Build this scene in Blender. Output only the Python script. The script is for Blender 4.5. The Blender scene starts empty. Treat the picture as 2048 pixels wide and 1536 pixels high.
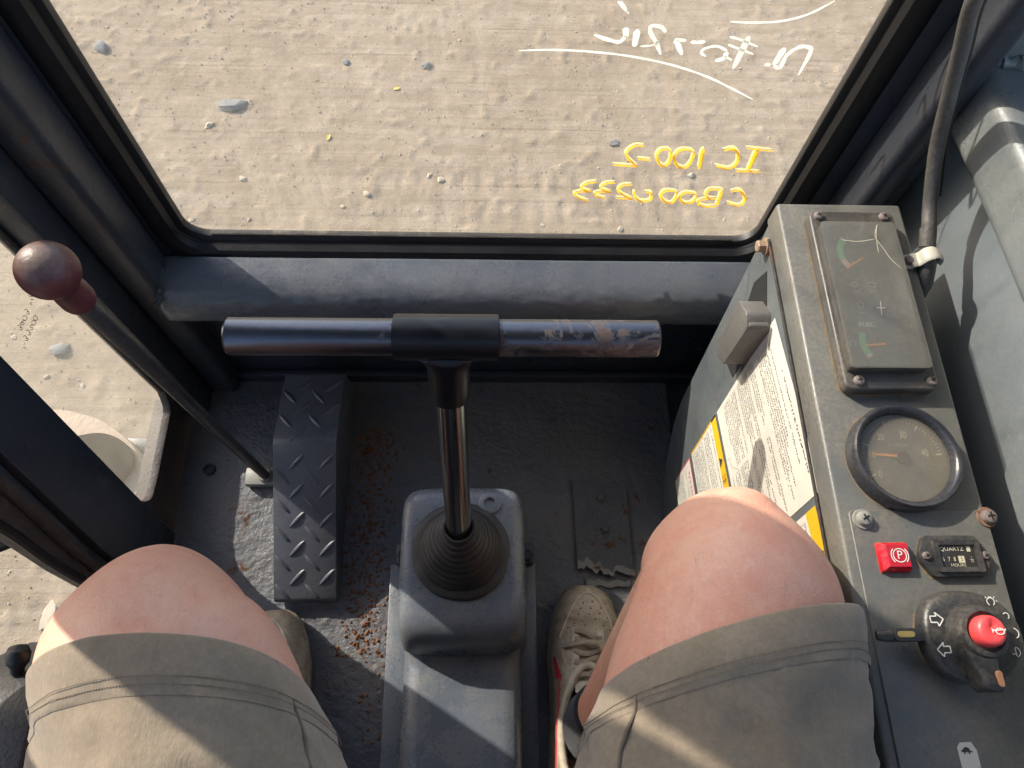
import bpy, bmesh, math, random
import numpy as np
from mathutils import Vector, Matrix, noise as mn

random.seed(7)
rng = np.random.default_rng(7)
scene = bpy.context.scene
COL = scene.collection

WHITE_STROKES = [(0.0021, [(0.1107, 0.6581), (0.1153, 0.6526), (0.1223, 0.6461)]), (0.0013, [(0.113, 0.6582), (0.1183, 0.6518), (0.1213, 0.6456)]), (0.0023, [(0.2109, 0.6406), (0.2268, 0.64), (0.2489, 0.6411), (0.2654, 0.645), (0.279, 0.6516), (0.2931, 0.6632)]), (0.0053, [(0.1219, 0.632), (0.1242, 0.6219)]), (0.0038, [(0.1239, 0.6237), (0.1193, 0.6169), (0.1099, 0.6185), (0.0954, 0.6238)]), (0.0056, [(0.1327, 0.6302), (0.1333, 0.6118)]), (0.0038, [(0.1581, 0.6277), (0.1532, 0.6328), (0.1447, 0.634), (0.1445, 0.6278), (0.1523, 0.6164), (0.159, 0.6039)]), (0.0022, [(0.1386, 0.6123), (0.1505, 0.6141), (0.1533, 0.6191)]), (0.0032, [(0.1785, 0.6193), (0.1675, 0.6204)]), (0.0045, [(0.1685, 0.6195), (0.1719, 0.6151), (0.1786, 0.6037)]), (0.0035, [(0.1827, 0.6177), (0.1904, 0.6177), (0.1959, 0.6184)]), (0.0028, [(0.2186, 0.6089), (0.2078, 0.6138), (0.1977, 0.6111), (0.1956, 0.6064), (0.201, 0.6023)]), (0.0045, [(0.2186, 0.6079), (0.2179, 0.6009), (0.2107, 0.5976)]), (0.0026, [(0.2172, 0.6032), (0.2263, 0.5986)]), (0.0057, [(0.2331, 0.6251), (0.2305, 0.5887)]), (0.0024, [(0.2162, 0.6239), (0.2289, 0.6202), (0.2451, 0.6137)]), (0.0024, [(0.2174, 0.6153), (0.2288, 0.611), (0.2441, 0.6054)]), (0.0036, [(0.2583, 0.5944), (0.2639, 0.5935)]), (0.0058, [(0.2699, 0.6132), (0.2669, 0.5936)]), (0.004, [(0.2674, 0.5924), (0.274, 0.591), (0.2751, 0.6047), (0.2824, 0.6139), (0.291, 0.6142), (0.2953, 0.6086), (0.2948, 0.5823)]), (0.0023, [(0.0303, 0.6033), (0.0595, 0.605), (0.0936, 0.604), (0.1317, 0.5999), (0.1714, 0.5913), (0.2067, 0.5792), (0.2355, 0.5654), (0.262, 0.5514)]), (0.005, [(0.245, 0.72), (0.285, 0.735), (0.3, 0.71), (0.262, 0.695), (0.296, 0.682), (0.292, 0.668)])]
YELLOW_STROKES = [(0.0025, [(0.2773, 0.4859), (0.3081, 0.4822)]), (0.0057, [(0.2904, 0.4842), (0.2915, 0.4495)]), (0.0028, [(0.278, 0.4497), (0.3064, 0.4481)]), (0.0042, [(0.2548, 0.4812), (0.2631, 0.4843), (0.2726, 0.475), (0.2746, 0.4602), (0.2673, 0.4531), (0.2527, 0.4575)]), (0.005, [(0.232, 0.4838), (0.2365, 0.451)]), (0.0038, [(0.2222, 0.4791), (0.2089, 0.4809), (0.204, 0.4694), (0.2116, 0.4554), (0.2214, 0.454), (0.2245, 0.4672), (0.2222, 0.4791)]), (0.0038, [(0.1972, 0.4799), (0.1879, 0.4804), (0.185, 0.4703), (0.1923, 0.4569), (0.1991, 0.4563), (0.2006, 0.468), (0.1972, 0.4799)]), (0.0031, [(0.1651, 0.4658), (0.1804, 0.464)]), (0.0032, [(0.1686, 0.4854), (0.1586, 0.4854), (0.1515, 0.4761), (0.1553, 0.4656), (0.1668, 0.4544)]), (0.003, [(0.1685, 0.4536), (0.1552, 0.4541), (0.1399, 0.4557)]), (0.0037, [(0.284, 0.4125), (0.2931, 0.4152), (0.3036, 0.4037), (0.3056, 0.3926), (0.3002, 0.3874), (0.2862, 0.3929)]), (0.0045, [(0.2738, 0.4154), (0.2751, 0.3855)]), (0.0033, [(0.274, 0.416), (0.2592, 0.4156), (0.2562, 0.4073), (0.262, 0.4002), (0.2718, 0.3998)]), (0.0034, [(0.2638, 0.3997), (0.2528, 0.3956), (0.253, 0.3889), (0.2641, 0.3843), (0.2751, 0.3855)]), (0.0038, [(0.246, 0.4055), (0.233, 0.4092), (0.2273, 0.402), (0.2335, 0.3917), (0.2438, 0.3913), (0.246, 0.4055)]), (0.0037, [(0.2221, 0.409), (0.2085, 0.4118), (0.2049, 0.4031), (0.2119, 0.3928), (0.2215, 0.3908), (0.2221, 0.409)]), (0.0037, [(0.172, 0.411), (0.1757, 0.3993), (0.1847, 0.3922), (0.1943, 0.395), (0.1924, 0.4074), (0.1852, 0.4094)]), (0.0033, [(0.168, 0.4214), (0.1575, 0.42), (0.1536, 0.4112), (0.1627, 0.4021), (0.1727, 0.3967)]), (0.0029, [(0.1739, 0.3961), (0.1536, 0.3972)]), (0.0033, [(0.148, 0.4242), (0.1376, 0.4225), (0.1334, 0.4137), (0.1469, 0.4073)]), (0.0031, [(0.1469, 0.4073), (0.1359, 0.4077), (0.1278, 0.4051), (0.1311, 0.3999), (0.1418, 0.3954)]), (0.0032, [(0.1271, 0.4247), (0.1162, 0.422), (0.1109, 0.4132), (0.1241, 0.4071)]), (0.0031, [(0.1241, 0.4071), (0.1122, 0.4075), (0.1041, 0.4039), (0.1096, 0.3963), (0.1229, 0.3899)])]
DARK_STROKES = [(0.0009, [(0.3912, 0.4114), (0.3942, 0.4046)]), (0.0009, [(0.3899, 0.4075), (0.3922, 0.4014)]), (0.0009, [(0.3883, 0.4029), (0.3851, 0.4054), (0.3852, 0.4022)]), (0.0009, [(0.3741, 0.4114), (0.3765, 0.4093), (0.3766, 0.4061), (0.3747, 0.4066), (0.3765, 0.4042), (0.3757, 0.4025), (0.3732, 0.4046), (0.3721, 0.4073)]), (0.0009, [(0.3663, 0.4104), (0.3696, 0.4081), (0.3696, 0.4043), (0.3667, 0.4043), (0.3644, 0.4077), (0.3663, 0.4104)]), (0.0009, [(0.3654, 0.4056), (0.3625, 0.4094), (0.3591, 0.411), (0.3585, 0.4082), (0.3612, 0.4056), (0.362, 0.4079), (0.3594, 0.4105)]), (0.0009, [(0.3539, 0.4148), (0.3563, 0.4128), (0.3563, 0.4097), (0.3544, 0.4101), (0.3561, 0.4078), (0.3553, 0.4061), (0.3529, 0.4082), (0.3519, 0.4109)]), (0.0009, [(0.3745, 0.3955), (0.378, 0.393), (0.3781, 0.3891), (0.3751, 0.3891), (0.3727, 0.3926), (0.3745, 0.3955)]), (0.0009, [(0.3686, 0.3961), (0.3721, 0.3937), (0.3721, 0.3897), (0.3691, 0.3897), (0.3668, 0.3933), (0.3686, 0.3961)]), (0.0009, [(0.3675, 0.392), (0.3643, 0.3964), (0.3628, 0.3951), (0.3642, 0.3918), (0.3628, 0.3905), (0.3599, 0.3951)]), (0.0009, [(0.3557, 0.4007), (0.3581, 0.3985), (0.3581, 0.3953), (0.3562, 0.3957), (0.3579, 0.3933), (0.3571, 0.3916), (0.3547, 0.3938), (0.3537, 0.3966)]), (0.0009, [(0.3482, 0.4024), (0.3505, 0.4002), (0.3505, 0.3971), (0.3487, 0.3975), (0.3503, 0.395), (0.3495, 0.3934), (0.3472, 0.3956), (0.3462, 0.3983)]), (0.0013, [(0.3819, 0.0709), (0.3848, 0.058), (0.3766, 0.0588)]), (0.0013, [(0.3761, 0.0547), (0.3797, 0.0497), (0.3798, 0.0431), (0.377, 0.0445), (0.3796, 0.039), (0.3785, 0.0358), (0.375, 0.0409), (0.3734, 0.0469)]), (0.0013, [(0.3687, 0.0566), (0.3736, 0.0509), (0.3736, 0.043), (0.3694, 0.0438), (0.3661, 0.0515), (0.3687, 0.0566)]), (0.0013, [(0.3698, 0.0466), (0.3656, 0.0552), (0.3607, 0.0595), (0.3599, 0.054), (0.3637, 0.0478), (0.365, 0.0523), (0.3611, 0.0584)]), (0.0013, [(0.3564, 0.0671), (0.3598, 0.0623), (0.3598, 0.0558), (0.3571, 0.0572), (0.3595, 0.0518), (0.3584, 0.0487), (0.355, 0.0537), (0.3536, 0.0595)])]
CAM_ROT = [[0.999235, -0.003997, -0.038903], [-0.011979, 0.915661, -0.401772], [0.037227, 0.401931, 0.914913]]


# ------------------------------------------------------------ camera, sky, sun, exposure
cam_data = bpy.data.cameras.new('camera')
cam_data.sensor_width = 36.0
cam_data.lens = 36.0 * 1450.0 / 2048.0
cam_data.clip_start = 0.02
cam_data.clip_end = 1500.0
cam = bpy.data.objects.new('camera', cam_data)
COL.objects.link(cam)
cam.matrix_world = Matrix.Translation((0, 0, 1.08)) @ Matrix(CAM_ROT).to_4x4()
scene.camera = cam

SUN_EL = math.radians(31.0)
SUN_DIR = Vector((-0.80 * math.cos(SUN_EL), 0.60 * math.cos(SUN_EL), math.sin(SUN_EL)))   # towards the sun
world = bpy.data.worlds.new('World')
scene.world = world
world.use_nodes = True
wnt = world.node_tree
for n in list(wnt.nodes): wnt.nodes.remove(n)
sky = wnt.nodes.new('ShaderNodeTexSky'); sky.sky_type = 'NISHITA'; sky.sun_disc = False
sky.sun_elevation = SUN_EL
sky.sun_rotation = math.atan2(SUN_DIR.x, SUN_DIR.y)
sky.dust_density = 2.0
bg = wnt.nodes.new('ShaderNodeBackground'); bg.inputs['Strength'].default_value = 0.15
wo = wnt.nodes.new('ShaderNodeOutputWorld')
wnt.links.new(sky.outputs[0], bg.inputs['Color']); wnt.links.new(bg.outputs[0], wo.inputs['Surface'])

sun_data = bpy.data.lights.new('sun', 'SUN'); sun_data.energy = 2.9; sun_data.angle = math.radians(0.6)
sun_data.color = (1.0, 0.93, 0.82)
sun = bpy.data.objects.new('sun', sun_data); COL.objects.link(sun)
sun.rotation_euler = SUN_DIR.to_track_quat('Z', 'Y').to_euler()
sun.location = (-3, 2, 4)

scene.view_settings.view_transform = 'Standard'
scene.view_settings.look = 'None'
scene.view_settings.exposure = 1.40
scene.view_settings.gamma = 1.0
scene.cycles.max_bounces = 8
scene.cycles.diffuse_bounces = 4
scene.cycles.glossy_bounces = 3
scene.cycles.transparent_max_bounces = 16
scene.cycles.use_denoising = True

# ------------------------------------------------------------ materials
def nodes(name):
    m = bpy.data.materials.new(name); m.use_nodes = True
    nt = m.node_tree
    b = nt.nodes['Principled BSDF']
    return m, nt, b

def coord(nt, scale=(1, 1, 1), rot=(0, 0, 0)):
    tc = nt.nodes.new('ShaderNodeTexCoord'); mp = nt.nodes.new('ShaderNodeMapping')
    mp.inputs['Scale'].default_value = scale; mp.inputs['Rotation'].default_value = rot
    nt.links.new(tc.outputs['Object'], mp.inputs['Vector'])
    return mp.outputs[0]

def tnoise(nt, scale, detail=5, rough=0.55, vec=None, dist=0.0):
    n = nt.nodes.new('ShaderNodeTexNoise')
    n.inputs['Scale'].default_value = scale; n.inputs['Detail'].default_value = detail
    n.inputs['Roughness'].default_value = rough; n.inputs['Distortion'].default_value = dist
    nt.links.new(vec if vec is not None else coord(nt), n.inputs['Vector'])
    return n.outputs['Fac']

def tvoro(nt, scale, vec=None, feature='F1'):
    n = nt.nodes.new('ShaderNodeTexVoronoi'); n.feature = feature
    n.inputs['Scale'].default_value = scale
    nt.links.new(vec if vec is not None else coord(nt), n.inputs['Vector'])
    return n.outputs['Distance']

def ramp(nt, fac, stops):
    r = nt.nodes.new('ShaderNodeValToRGB')
    el = r.color_ramp.elements
    while len(el) < len(stops): el.new(0.5)
    for e, (p, c) in zip(el, stops):
        e.position = p
        e.color = (c, c, c, 1) if not isinstance(c, (tuple, list)) else (*c, 1)
    nt.links.new(fac, r.inputs[0])
    return r.outputs[0]

def mix(nt, fac, a, b, mode='MIX'):
    n = nt.nodes.new('ShaderNodeMix'); n.data_type = 'RGBA'; n.blend_type = mode
    def put(sock, v):
        if isinstance(v, (int, float)): sock.default_value = v
        elif isinstance(v, (tuple, list)): sock.default_value = (*v, 1)
        else: nt.links.new(v, sock)
    put(n.inputs[0], fac); put(n.inputs[6], a); put(n.inputs[7], b)
    return n.outputs[2]

def math_(nt, op, a, b=0.0):
    n = nt.nodes.new('ShaderNodeMath'); n.operation = op
    for s, v in zip(n.inputs, (a, b)):
        if isinstance(v, (int, float)): s.default_value = v
        else: nt.links.new(v, s)
    return n.outputs[0]

def bump(nt, b, height, strength=0.3, dist=0.002):
    n = nt.nodes.new('ShaderNodeBump'); n.inputs['Strength'].default_value = strength
    n.inputs['Distance'].default_value = dist
    nt.links.new(height, n.inputs['Height']); nt.links.new(n.outputs[0], b.inputs['Normal'])

def simple(name, col, rough=0.5, metal=0.0, coat=0.0, spec=0.5):
    m, nt, b = nodes(name)
    n = tnoise(nt, 60, 4)
    c = mix(nt, ramp(nt, n, [(0.3, 0.0), (0.7, 1.0)]), tuple(x * 0.86 for x in col), tuple(min(1, x * 1.1) for x in col))
    nt.links.new(c, b.inputs['Base Color'])
    b.inputs['Roughness'].default_value = rough; b.inputs['Metallic'].default_value = metal
    b.inputs['Coat Weight'].default_value = coat; b.inputs['Specular IOR Level'].default_value = spec
    return m

def paint(name, col, rough=0.42, dust=0.0, dustcol=(0.30, 0.25, 0.17), dscale=9, rust=0.0, rscale=16, bscale=220, bstr=0.12, lumps=0.0, lscale=30, spec=0.5, scratch=0.0):
    m, nt, b = nodes(name)
    n1 = tnoise(nt, 7, 5, 0.6)
    c = mix(nt, ramp(nt, n1, [(0.3, 0.0), (0.72, 1.0)]), tuple(x * 0.8 for x in col), tuple(x * 1.16 for x in col))
    r = ramp(nt, tnoise(nt, 24, 6, 0.65), [(0.3, rough - 0.1), (0.75, rough + 0.16)])
    if dust > 0:
        d = ramp(nt, tnoise(nt, dscale, 8, 0.66, dist=0.4), [(0.36, 0.12 * dust), (0.7, dust)])
        d2 = ramp(nt, tnoise(nt, 300, 3, 0.6), [(0.38, 0.25), (0.62, 1.0)])
        dd = math_(nt, 'MULTIPLY', d, d2)
        c = mix(nt, dd, c, dustcol)
        r = mix(nt, dd, r, (0.85, 0.85, 0.85))
    if scratch > 0:
        sv = tnoise(nt, 60, 3, 0.6, coord(nt, (14, 1.2, 3), (0, 0, 0.5)))
        c = mix(nt, ramp(nt, sv, [(0.66, 0.0), (0.70, scratch)]), c, tuple(min(1, x * 2.2 + 0.05) for x in col))
    if rust > 0:
        rr = ramp(nt, tnoise(nt, rscale, 9, 0.7, dist=0.3), [(0.64 - rust * 0.1, 0.0), (0.69 - rust * 0.1, 1.0)])
        rc = mix(nt, tnoise(nt, 130, 4), (0.040, 0.018, 0.011), (0.165, 0.070, 0.030))
        c = mix(nt, rr, c, rc)
        r = mix(nt, rr, r, (0.9, 0.9, 0.9))
    nt.links.new(c, b.inputs['Base Color']); nt.links.new(r, b.inputs['Roughness'])
    b.inputs['Specular IOR Level'].default_value = spec
    h = tnoise(nt, bscale, 4, 0.6)
    if lumps > 0:
        h = mix(nt, 0.5, h, math_(nt, 'MULTIPLY', ramp(nt, tnoise(nt, lscale, 7, 0.62), [(0.25, 0.0), (0.75, 1.0)]), lumps * 4))
    bump(nt, b, h, bstr, 0.003)
    return m

def glass_mat(name, dust_lo, dust_hi, dustcol, streak=0.0, tint=(1, 1, 1)):
    m, nt, b = nodes(name)
    nt.nodes.remove(b)
    out = nt.nodes['Material Output']
    tr = nt.nodes.new('ShaderNodeBsdfTransparent'); tr.inputs[0].default_value = (*tint, 1)
    gl = nt.nodes.new('ShaderNodeBsdfGlossy'); gl.inputs['Roughness'].default_value = 0.015
    lw = nt.nodes.new('ShaderNodeLayerWeight'); lw.inputs['Blend'].default_value = 0.5
    fr = math_(nt, 'ADD', math_(nt, 'MULTIPLY', math_(nt, 'POWER', lw.outputs['Facing'], 5.0), 0.95), 0.035)
    m1 = nt.nodes.new('ShaderNodeMixShader')
    nt.links.new(fr, m1.inputs[0]); nt.links.new(tr.outputs[0], m1.inputs[1]); nt.links.new(gl.outputs[0], m1.inputs[2])
    df = nt.nodes.new('ShaderNodeBsdfDiffuse'); df.inputs[0].default_value = (*dustcol, 1)
    tl = nt.nodes.new('ShaderNodeBsdfTranslucent'); tl.inputs[0].default_value = (*dustcol, 1)
    m2 = nt.nodes.new('ShaderNodeMixShader'); m2.inputs[0].default_value = 0.5
    nt.links.new(df.outputs[0], m2.inputs[1]); nt.links.new(tl.outputs[0], m2.inputs[2])
    d = ramp(nt, tnoise(nt, 5, 7, 0.6), [(0.3, dust_lo), (0.75, dust_hi)])
    if streak > 0:
        s = ramp(nt, tnoise(nt, 7, 5, 0.7, coord(nt, (3.0, 1, 0.22))), [(0.56, 0.0), (0.72, streak)])
        d = math_(nt, 'ADD', d, s)
    sp = ramp(nt, tnoise(nt, 700, 1, 0.5), [(0.70, 0.0), (0.78, 0.10)])
    d = math_(nt, 'ADD', d, sp)
    m3 = nt.nodes.new('ShaderNodeMixShader')
    nt.links.new(d, m3.inputs[0]); nt.links.new(m1.outputs[0], m3.inputs[1]); nt.links.new(m2.outputs[0], m3.inputs[2])
    nt.links.new(m3.outputs[0], out.inputs['Surface'])
    return m

def marker(name, col):
    # marker paint is thin enough for sunlight on the outside to show through
    m, nt, b = nodes(name); nt.nodes.remove(b)
    n = ramp(nt, tnoise(nt, 90, 4), [(0.3, 0.0), (0.7, 1.0)])
    c = mix(nt, n, tuple(x * 0.88 for x in col), col)
    df = nt.nodes.new('ShaderNodeBsdfDiffuse'); tl = nt.nodes.new('ShaderNodeBsdfTranslucent'); mx = nt.nodes.new('ShaderNodeMixShader')
    mx.inputs[0].default_value = 0.72
    nt.links.new(c, df.inputs[0]); nt.links.new(c, tl.inputs[0])
    nt.links.new(df.outputs[0], mx.inputs[1]); nt.links.new(tl.outputs[0], mx.inputs[2])
    nt.links.new(mx.outputs[0], nt.nodes['Material Output'].inputs['Surface'])
    return m

MAT = {}
MAT['cab'] = paint('cab_paint', (0.024, 0.030, 0.042), 0.33, dust=0.07, dscale=5, rust=0.0, bstr=0.14, lumps=0.2, lscale=60, spec=0.42, scratch=0.03)
MAT['cab_worn'] = paint('cab_paint_worn', (0.021, 0.027, 0.037), 0.35, dust=0.12, dscale=8, rust=0.45, rscale=10, bstr=0.25, lumps=0.4, lscale=40, spec=0.38)
MAT['sill'] = paint('sill_paint', (0.075, 0.088, 0.105), 0.27, dust=0.18, dscale=14, rust=0.0, rscale=30, bstr=0.16, lumps=0.22, lscale=70)
MAT['wall_right'] = paint('right_wall_paint', (0.118, 0.140, 0.153), 0.34, dust=0.34, dscale=4, bstr=0.08, rust=0.0, rscale=7, scratch=0.14)
MAT['rail'] = paint('rail_paint', (0.132, 0.155, 0.165), 0.26, dust=0.32, dscale=6, bstr=0.22, lumps=0.25, lscale=45)
MAT['console'] = paint('console_paint', (0.100, 0.106, 0.103), 0.30, dust=0.66, dscale=15, dustcol=(0.23, 0.195, 0.135), rust=0.0, bstr=0.08, scratch=0.12)
MAT['console_side'] = paint('console_side_paint', (0.078, 0.094, 0.104), 0.36, dust=0.22, dscale=7, rust=0.05, rscale=22, bstr=0.08, scratch=0.25)
MAT['cover'] = paint('cover_paint', (0.108, 0.132, 0.165), 0.20, dust=0.62, dscale=22, dustcol=(0.24, 0.215, 0.165), bstr=0.18, lumps=0.16, scratch=0.4)
MAT['floor'] = paint('floor_paint', (0.082, 0.092, 0.108), 0.30, dust=0.60, dscale=9, dustcol=(0.175, 0.140, 0.10), rust=0.30, rscale=24, bscale=130, bstr=0.5, lumps=0.7, lscale=90)
MAT['hatch'] = paint('hatch_paint', (0.085, 0.094, 0.106), 0.40, dust=0.45, dscale=14, dustcol=(0.17, 0.14, 0.105), rust=0.42, rscale=26, bscale=120, bstr=0.8, lumps=0.9, lscale=60)
MAT['pedal'] = paint('pedal_paint', (0.068, 0.078, 0.098), 0.33, dust=0.25, dscale=20, bscale=300, bstr=0.12, scratch=0.2)
MAT['rubber'] = paint('black_rubber', (0.0045, 0.0052, 0.007), 0.46, dust=0.03, dscale=9, bstr=0.08, spec=0.35)
MAT['boot'] = paint('dusty_rubber', (0.020, 0.0205, 0.021), 0.50, dust=0.34, dscale=22, dustcol=(0.155, 0.135, 0.11), bscale=320, bstr=0.25)
MAT['strip'] = paint('worn_weatherstrip', (0.016, 0.016, 0.018), 0.6, dust=0.5, dscale=18, dustcol=(0.14, 0.10, 0.07), rust=0.35, rscale=20, bstr=0.5)
MAT['plastic'] = paint('black_plastic', (0.022, 0.023, 0.025), 0.36, dust=0.34, dscale=30, dustcol=(0.26, 0.22, 0.16), bscale=500, bstr=0.12)
MAT['bezel'] = paint('bezel_plastic', (0.020, 0.022, 0.028), 0.24, dust=0.12, dscale=30, bscale=400, bstr=0.06)
MAT['plate'] = paint('cluster_plastic', (0.040, 0.040, 0.038), 0.34, dust=0.62, dscale=24, dustcol=(0.20, 0.165, 0.12), bscale=600, bstr=0.12)
MAT['dial'] = paint('dial_face', (0.085, 0.082, 0.074), 0.6, dust=0.75, dscale=26, dustcol=(0.25, 0.22, 0.175), bscale=600, bstr=0.1)
MAT['sleeve'] = paint('sleeve_rubber', (0.007, 0.0075, 0.010), 0.33, dust=0.0, bscale=300, bstr=0.05, spec=0.4)
MAT['grey_plastic'] = paint('grey_plastic', (0.082, 0.082, 0.080), 0.45, dust=0.25, dscale=22, bscale=420, bstr=0.2)
MAT['conduit'] = paint('cable_sheath', (0.045, 0.047, 0.050), 0.38, dust=0.3, dscale=20, bscale=300, bstr=0.1)
MAT['seat'] = paint('seat_vinyl', (0.010, 0.010, 0.011), 0.6, dust=0.08, bscale=250, bstr=0.3)
MAT['screw'] = paint('rusty_screw', (0.16, 0.13, 0.12), 0.5, dust=0.3, dscale=60, rust=0.45, rscale=160, bscale=500, bstr=0.3)
MAT['zinc'] = paint('zinc_screw', (0.22, 0.22, 0.20), 0.42, dust=0.35, dscale=60, bscale=500, bstr=0.2)
MAT['bolt'] = paint('rusty_bolt', (0.30, 0.20, 0.13), 0.5, dust=0.5, dscale=60, rust=0.5, rscale=120, bscale=500, bstr=0.3)
MAT['washer'] = paint('rust_washer', (0.20, 0.10, 0.055), 0.8, dust=0.4, dscale=80, rust=0.8, rscale=160, bscale=500, bstr=0.4)
MAT['white_clip'] = simple('white_nylon', (0.48, 0.46, 0.38), 0.45)
MAT['black_hole'] = simple('dark_slot', (0.008, 0.008, 0.008), 0.9)
MAT['white_ink'] = marker('white_ink_marker', (0.66, 0.68, 0.62))
MAT['pale_ink'] = marker('pale_ink_marker', (0.80, 0.66, 0.30))
MAT['yellow_ink'] = marker('yellow_ink_marker', (0.88, 0.49, 0.006))
MAT['dark_ink'] = marker('dark_ink_marker', (0.05, 0.05, 0.05))
MAT['print_white'] = simple('white_print', (0.68, 0.66, 0.60), 0.6)
MAT['print_faint'] = simple('faded_print', (0.32, 0.30, 0.26), 0.7)
MAT['print_cream'] = simple('cream_print', (0.62, 0.57, 0.40), 0.6)
MAT['print_green'] = simple('green_print', (0.16, 0.36, 0.17), 0.6)
MAT['print_pink'] = simple('pale_pink_print', (0.48, 0.36, 0.32), 0.6)
MAT['needle'] = simple('orange_needle', (0.72, 0.30, 0.07), 0.5)
MAT['red_button'] = simple('red_button', (0.80, 0.070, 0.070), 0.38)
MAT['yellow_stripe'] = simple('yellow_stripe', (0.58, 0.42, 0.12), 0.6)
MAT['orange_stripe'] = simple('orange_stripe', (0.58, 0.27, 0.13), 0.6)
MAT['sticker_yellow'] = paint('yellow_sticker', (0.62, 0.37, 0.008), 0.45, dust=0.10, bscale=200, bstr=0.04)
MAT['sticker_ink'] = simple('sticker_ink', (0.035, 0.035, 0.035), 0.6)
MAT['sticker_red'] = simple('sticker_red_ink', (0.55, 0.07, 0.08), 0.6)
MAT['sticker'] = paint('white_sticker', (0.55, 0.535, 0.47), 0.5, dust=0.28, dscale=18, dustcol=(0.36, 0.31, 0.22), bscale=120, bstr=0.06, scratch=0.0)
MAT['grime'] = paint('tan_grime', (0.235, 0.170, 0.098), 0.9, dust=0.5, dscale=60, dustcol=(0.16, 0.12, 0.075), bscale=500, bstr=0.4)
MAT['wire_red'] = simple('red_wire', (0.25, 0.02, 0.03), 0.5)
MAT['wire_white'] = simple('white_wire', (0.45, 0.45, 0.42), 0.5)
MAT['glass_front'] = glass_mat('windscreen_glass', 0.02, 0.10, (0.60, 0.53, 0.42), 0.20)
MAT['glass_side'] = glass_mat('side_glass', 0.05, 0.17, (0.74, 0.68, 0.56), 0.05)
MAT['glass_dial'] = glass_mat('dusty_dial_glass', 0.16, 0.46, (0.40, 0.36, 0.28), 0.0)
MAT['glass_lens'] = glass_mat('dusty_lens', 0.22, 0.46, (0.33, 0.325, 0.285), 0.0)
MAT['glass_meter'] = glass_mat('meter_glass', 0.01, 0.10, (0.36, 0.30, 0.23), 0.0)

def chrome(name, thr):
    m, nt, b = nodes(name)
    ru = ramp(nt, tnoise(nt, 19, 9, 0.74, dist=0.5), [(thr, 0.0), (thr + 0.04, 1.0)])
    c = mix(nt, ru, (0.130, 0.136, 0.156), mix(nt, tnoise(nt, 150, 5), (0.032, 0.020, 0.016), (0.115, 0.080, 0.066)))
    nt.links.new(c, b.inputs['Base Color'])
    nt.links.new(math_(nt, 'SUBTRACT', 1.0, ru), b.inputs['Metallic'])
    nt.links.new(ramp(nt, ru, [(0.0, 0.34), (1.0, 0.85)]), b.inputs['Roughness'])
    bump(nt, b, mix(nt, ru, tnoise(nt, 90, 3), tnoise(nt, 500, 4)), 0.14, 0.002)
    return m
MAT['chrome'] = chrome('chromed_steel', 0.585)
MAT['chrome_rusty'] = chrome('pitted_chrome', 0.475)

def shaft_mat():
    m, nt, b = nodes('polished_shaft')
    n = tnoise(nt, 9, 4, 0.6)
    nt.links.new(mix(nt, n, (0.27, 0.26, 0.26), (0.38, 0.365, 0.36)), b.inputs['Base Color'])
    b.inputs['Metallic'].default_value = 0.95
    nt.links.new(ramp(nt, n, [(0.3, 0.16), (0.7, 0.26)]), b.inputs['Roughness'])
    return m
MAT['shaft'] = shaft_mat()

def knob_mat():
    m, nt, b = nodes('worn_red_knob')
    n = tnoise(nt, 40, 6, 0.6)
    c = mix(nt, ramp(nt, n, [(0.35, 0.0), (0.7, 1.0)]), (0.058, 0.011, 0.014), (0.110, 0.024, 0.028))
    # paint chips showing blue-grey, and a sand-worn crown on top of the ball
    chips = ramp(nt, tnoise(nt, 75, 3, 0.7, dist=0.8), [(0.66, 0.0), (0.69, 0.8)])
    c = mix(nt, chips, c, (0.13, 0.16, 0.19))
    tc = nt.nodes.new('ShaderNodeTexCoord'); sp = nt.nodes.new('ShaderNodeSeparateXYZ')
    nt.links.new(tc.outputs['Object'], sp.inputs[0])
    z = math_(nt, 'ADD', sp.outputs['Z'], math_(nt, 'MULTIPLY', n, 0.012))
    crown = ramp(nt, math_(nt, 'MULTIPLY', math_(nt, 'SUBTRACT', z, 0.661), 60.0), [(0.05, 0.0), (0.6, 0.6)])
    c = mix(nt, crown, c, mix(nt, tnoise(nt, 260, 4), (0.22, 0.16, 0.13), (0.38, 0.30, 0.23)))
    nt.links.new(c, b.inputs['Base Color']); b.inputs['Roughness'].default_value = 0.45
    bump(nt, b, tnoise(nt, 280, 4), 0.22, 0.002)
    return m
MAT['knob'] = knob_mat()

def lamp_mat():
    m, nt, b = nodes('red_lens')
    n = tnoise(nt, 300, 4)
    nt.links.new(mix(nt, ramp(nt, n, [(0.4, 0.0), (0.75, 1.0)]), (0.62, 0.006, 0.022), (0.45, 0.03, 0.035)), b.inputs['Base Color'])
    b.inputs['Roughness'].default_value = 0.18; b.inputs['Coat Weight'].default_value = 0.4
    b.inputs['Transmission Weight'].default_value = 0.25
    bump(nt, b, tvoro(nt, 320), 0.25, 0.001)
    return m
MAT['red_lens'] = lamp_mat()

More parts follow.
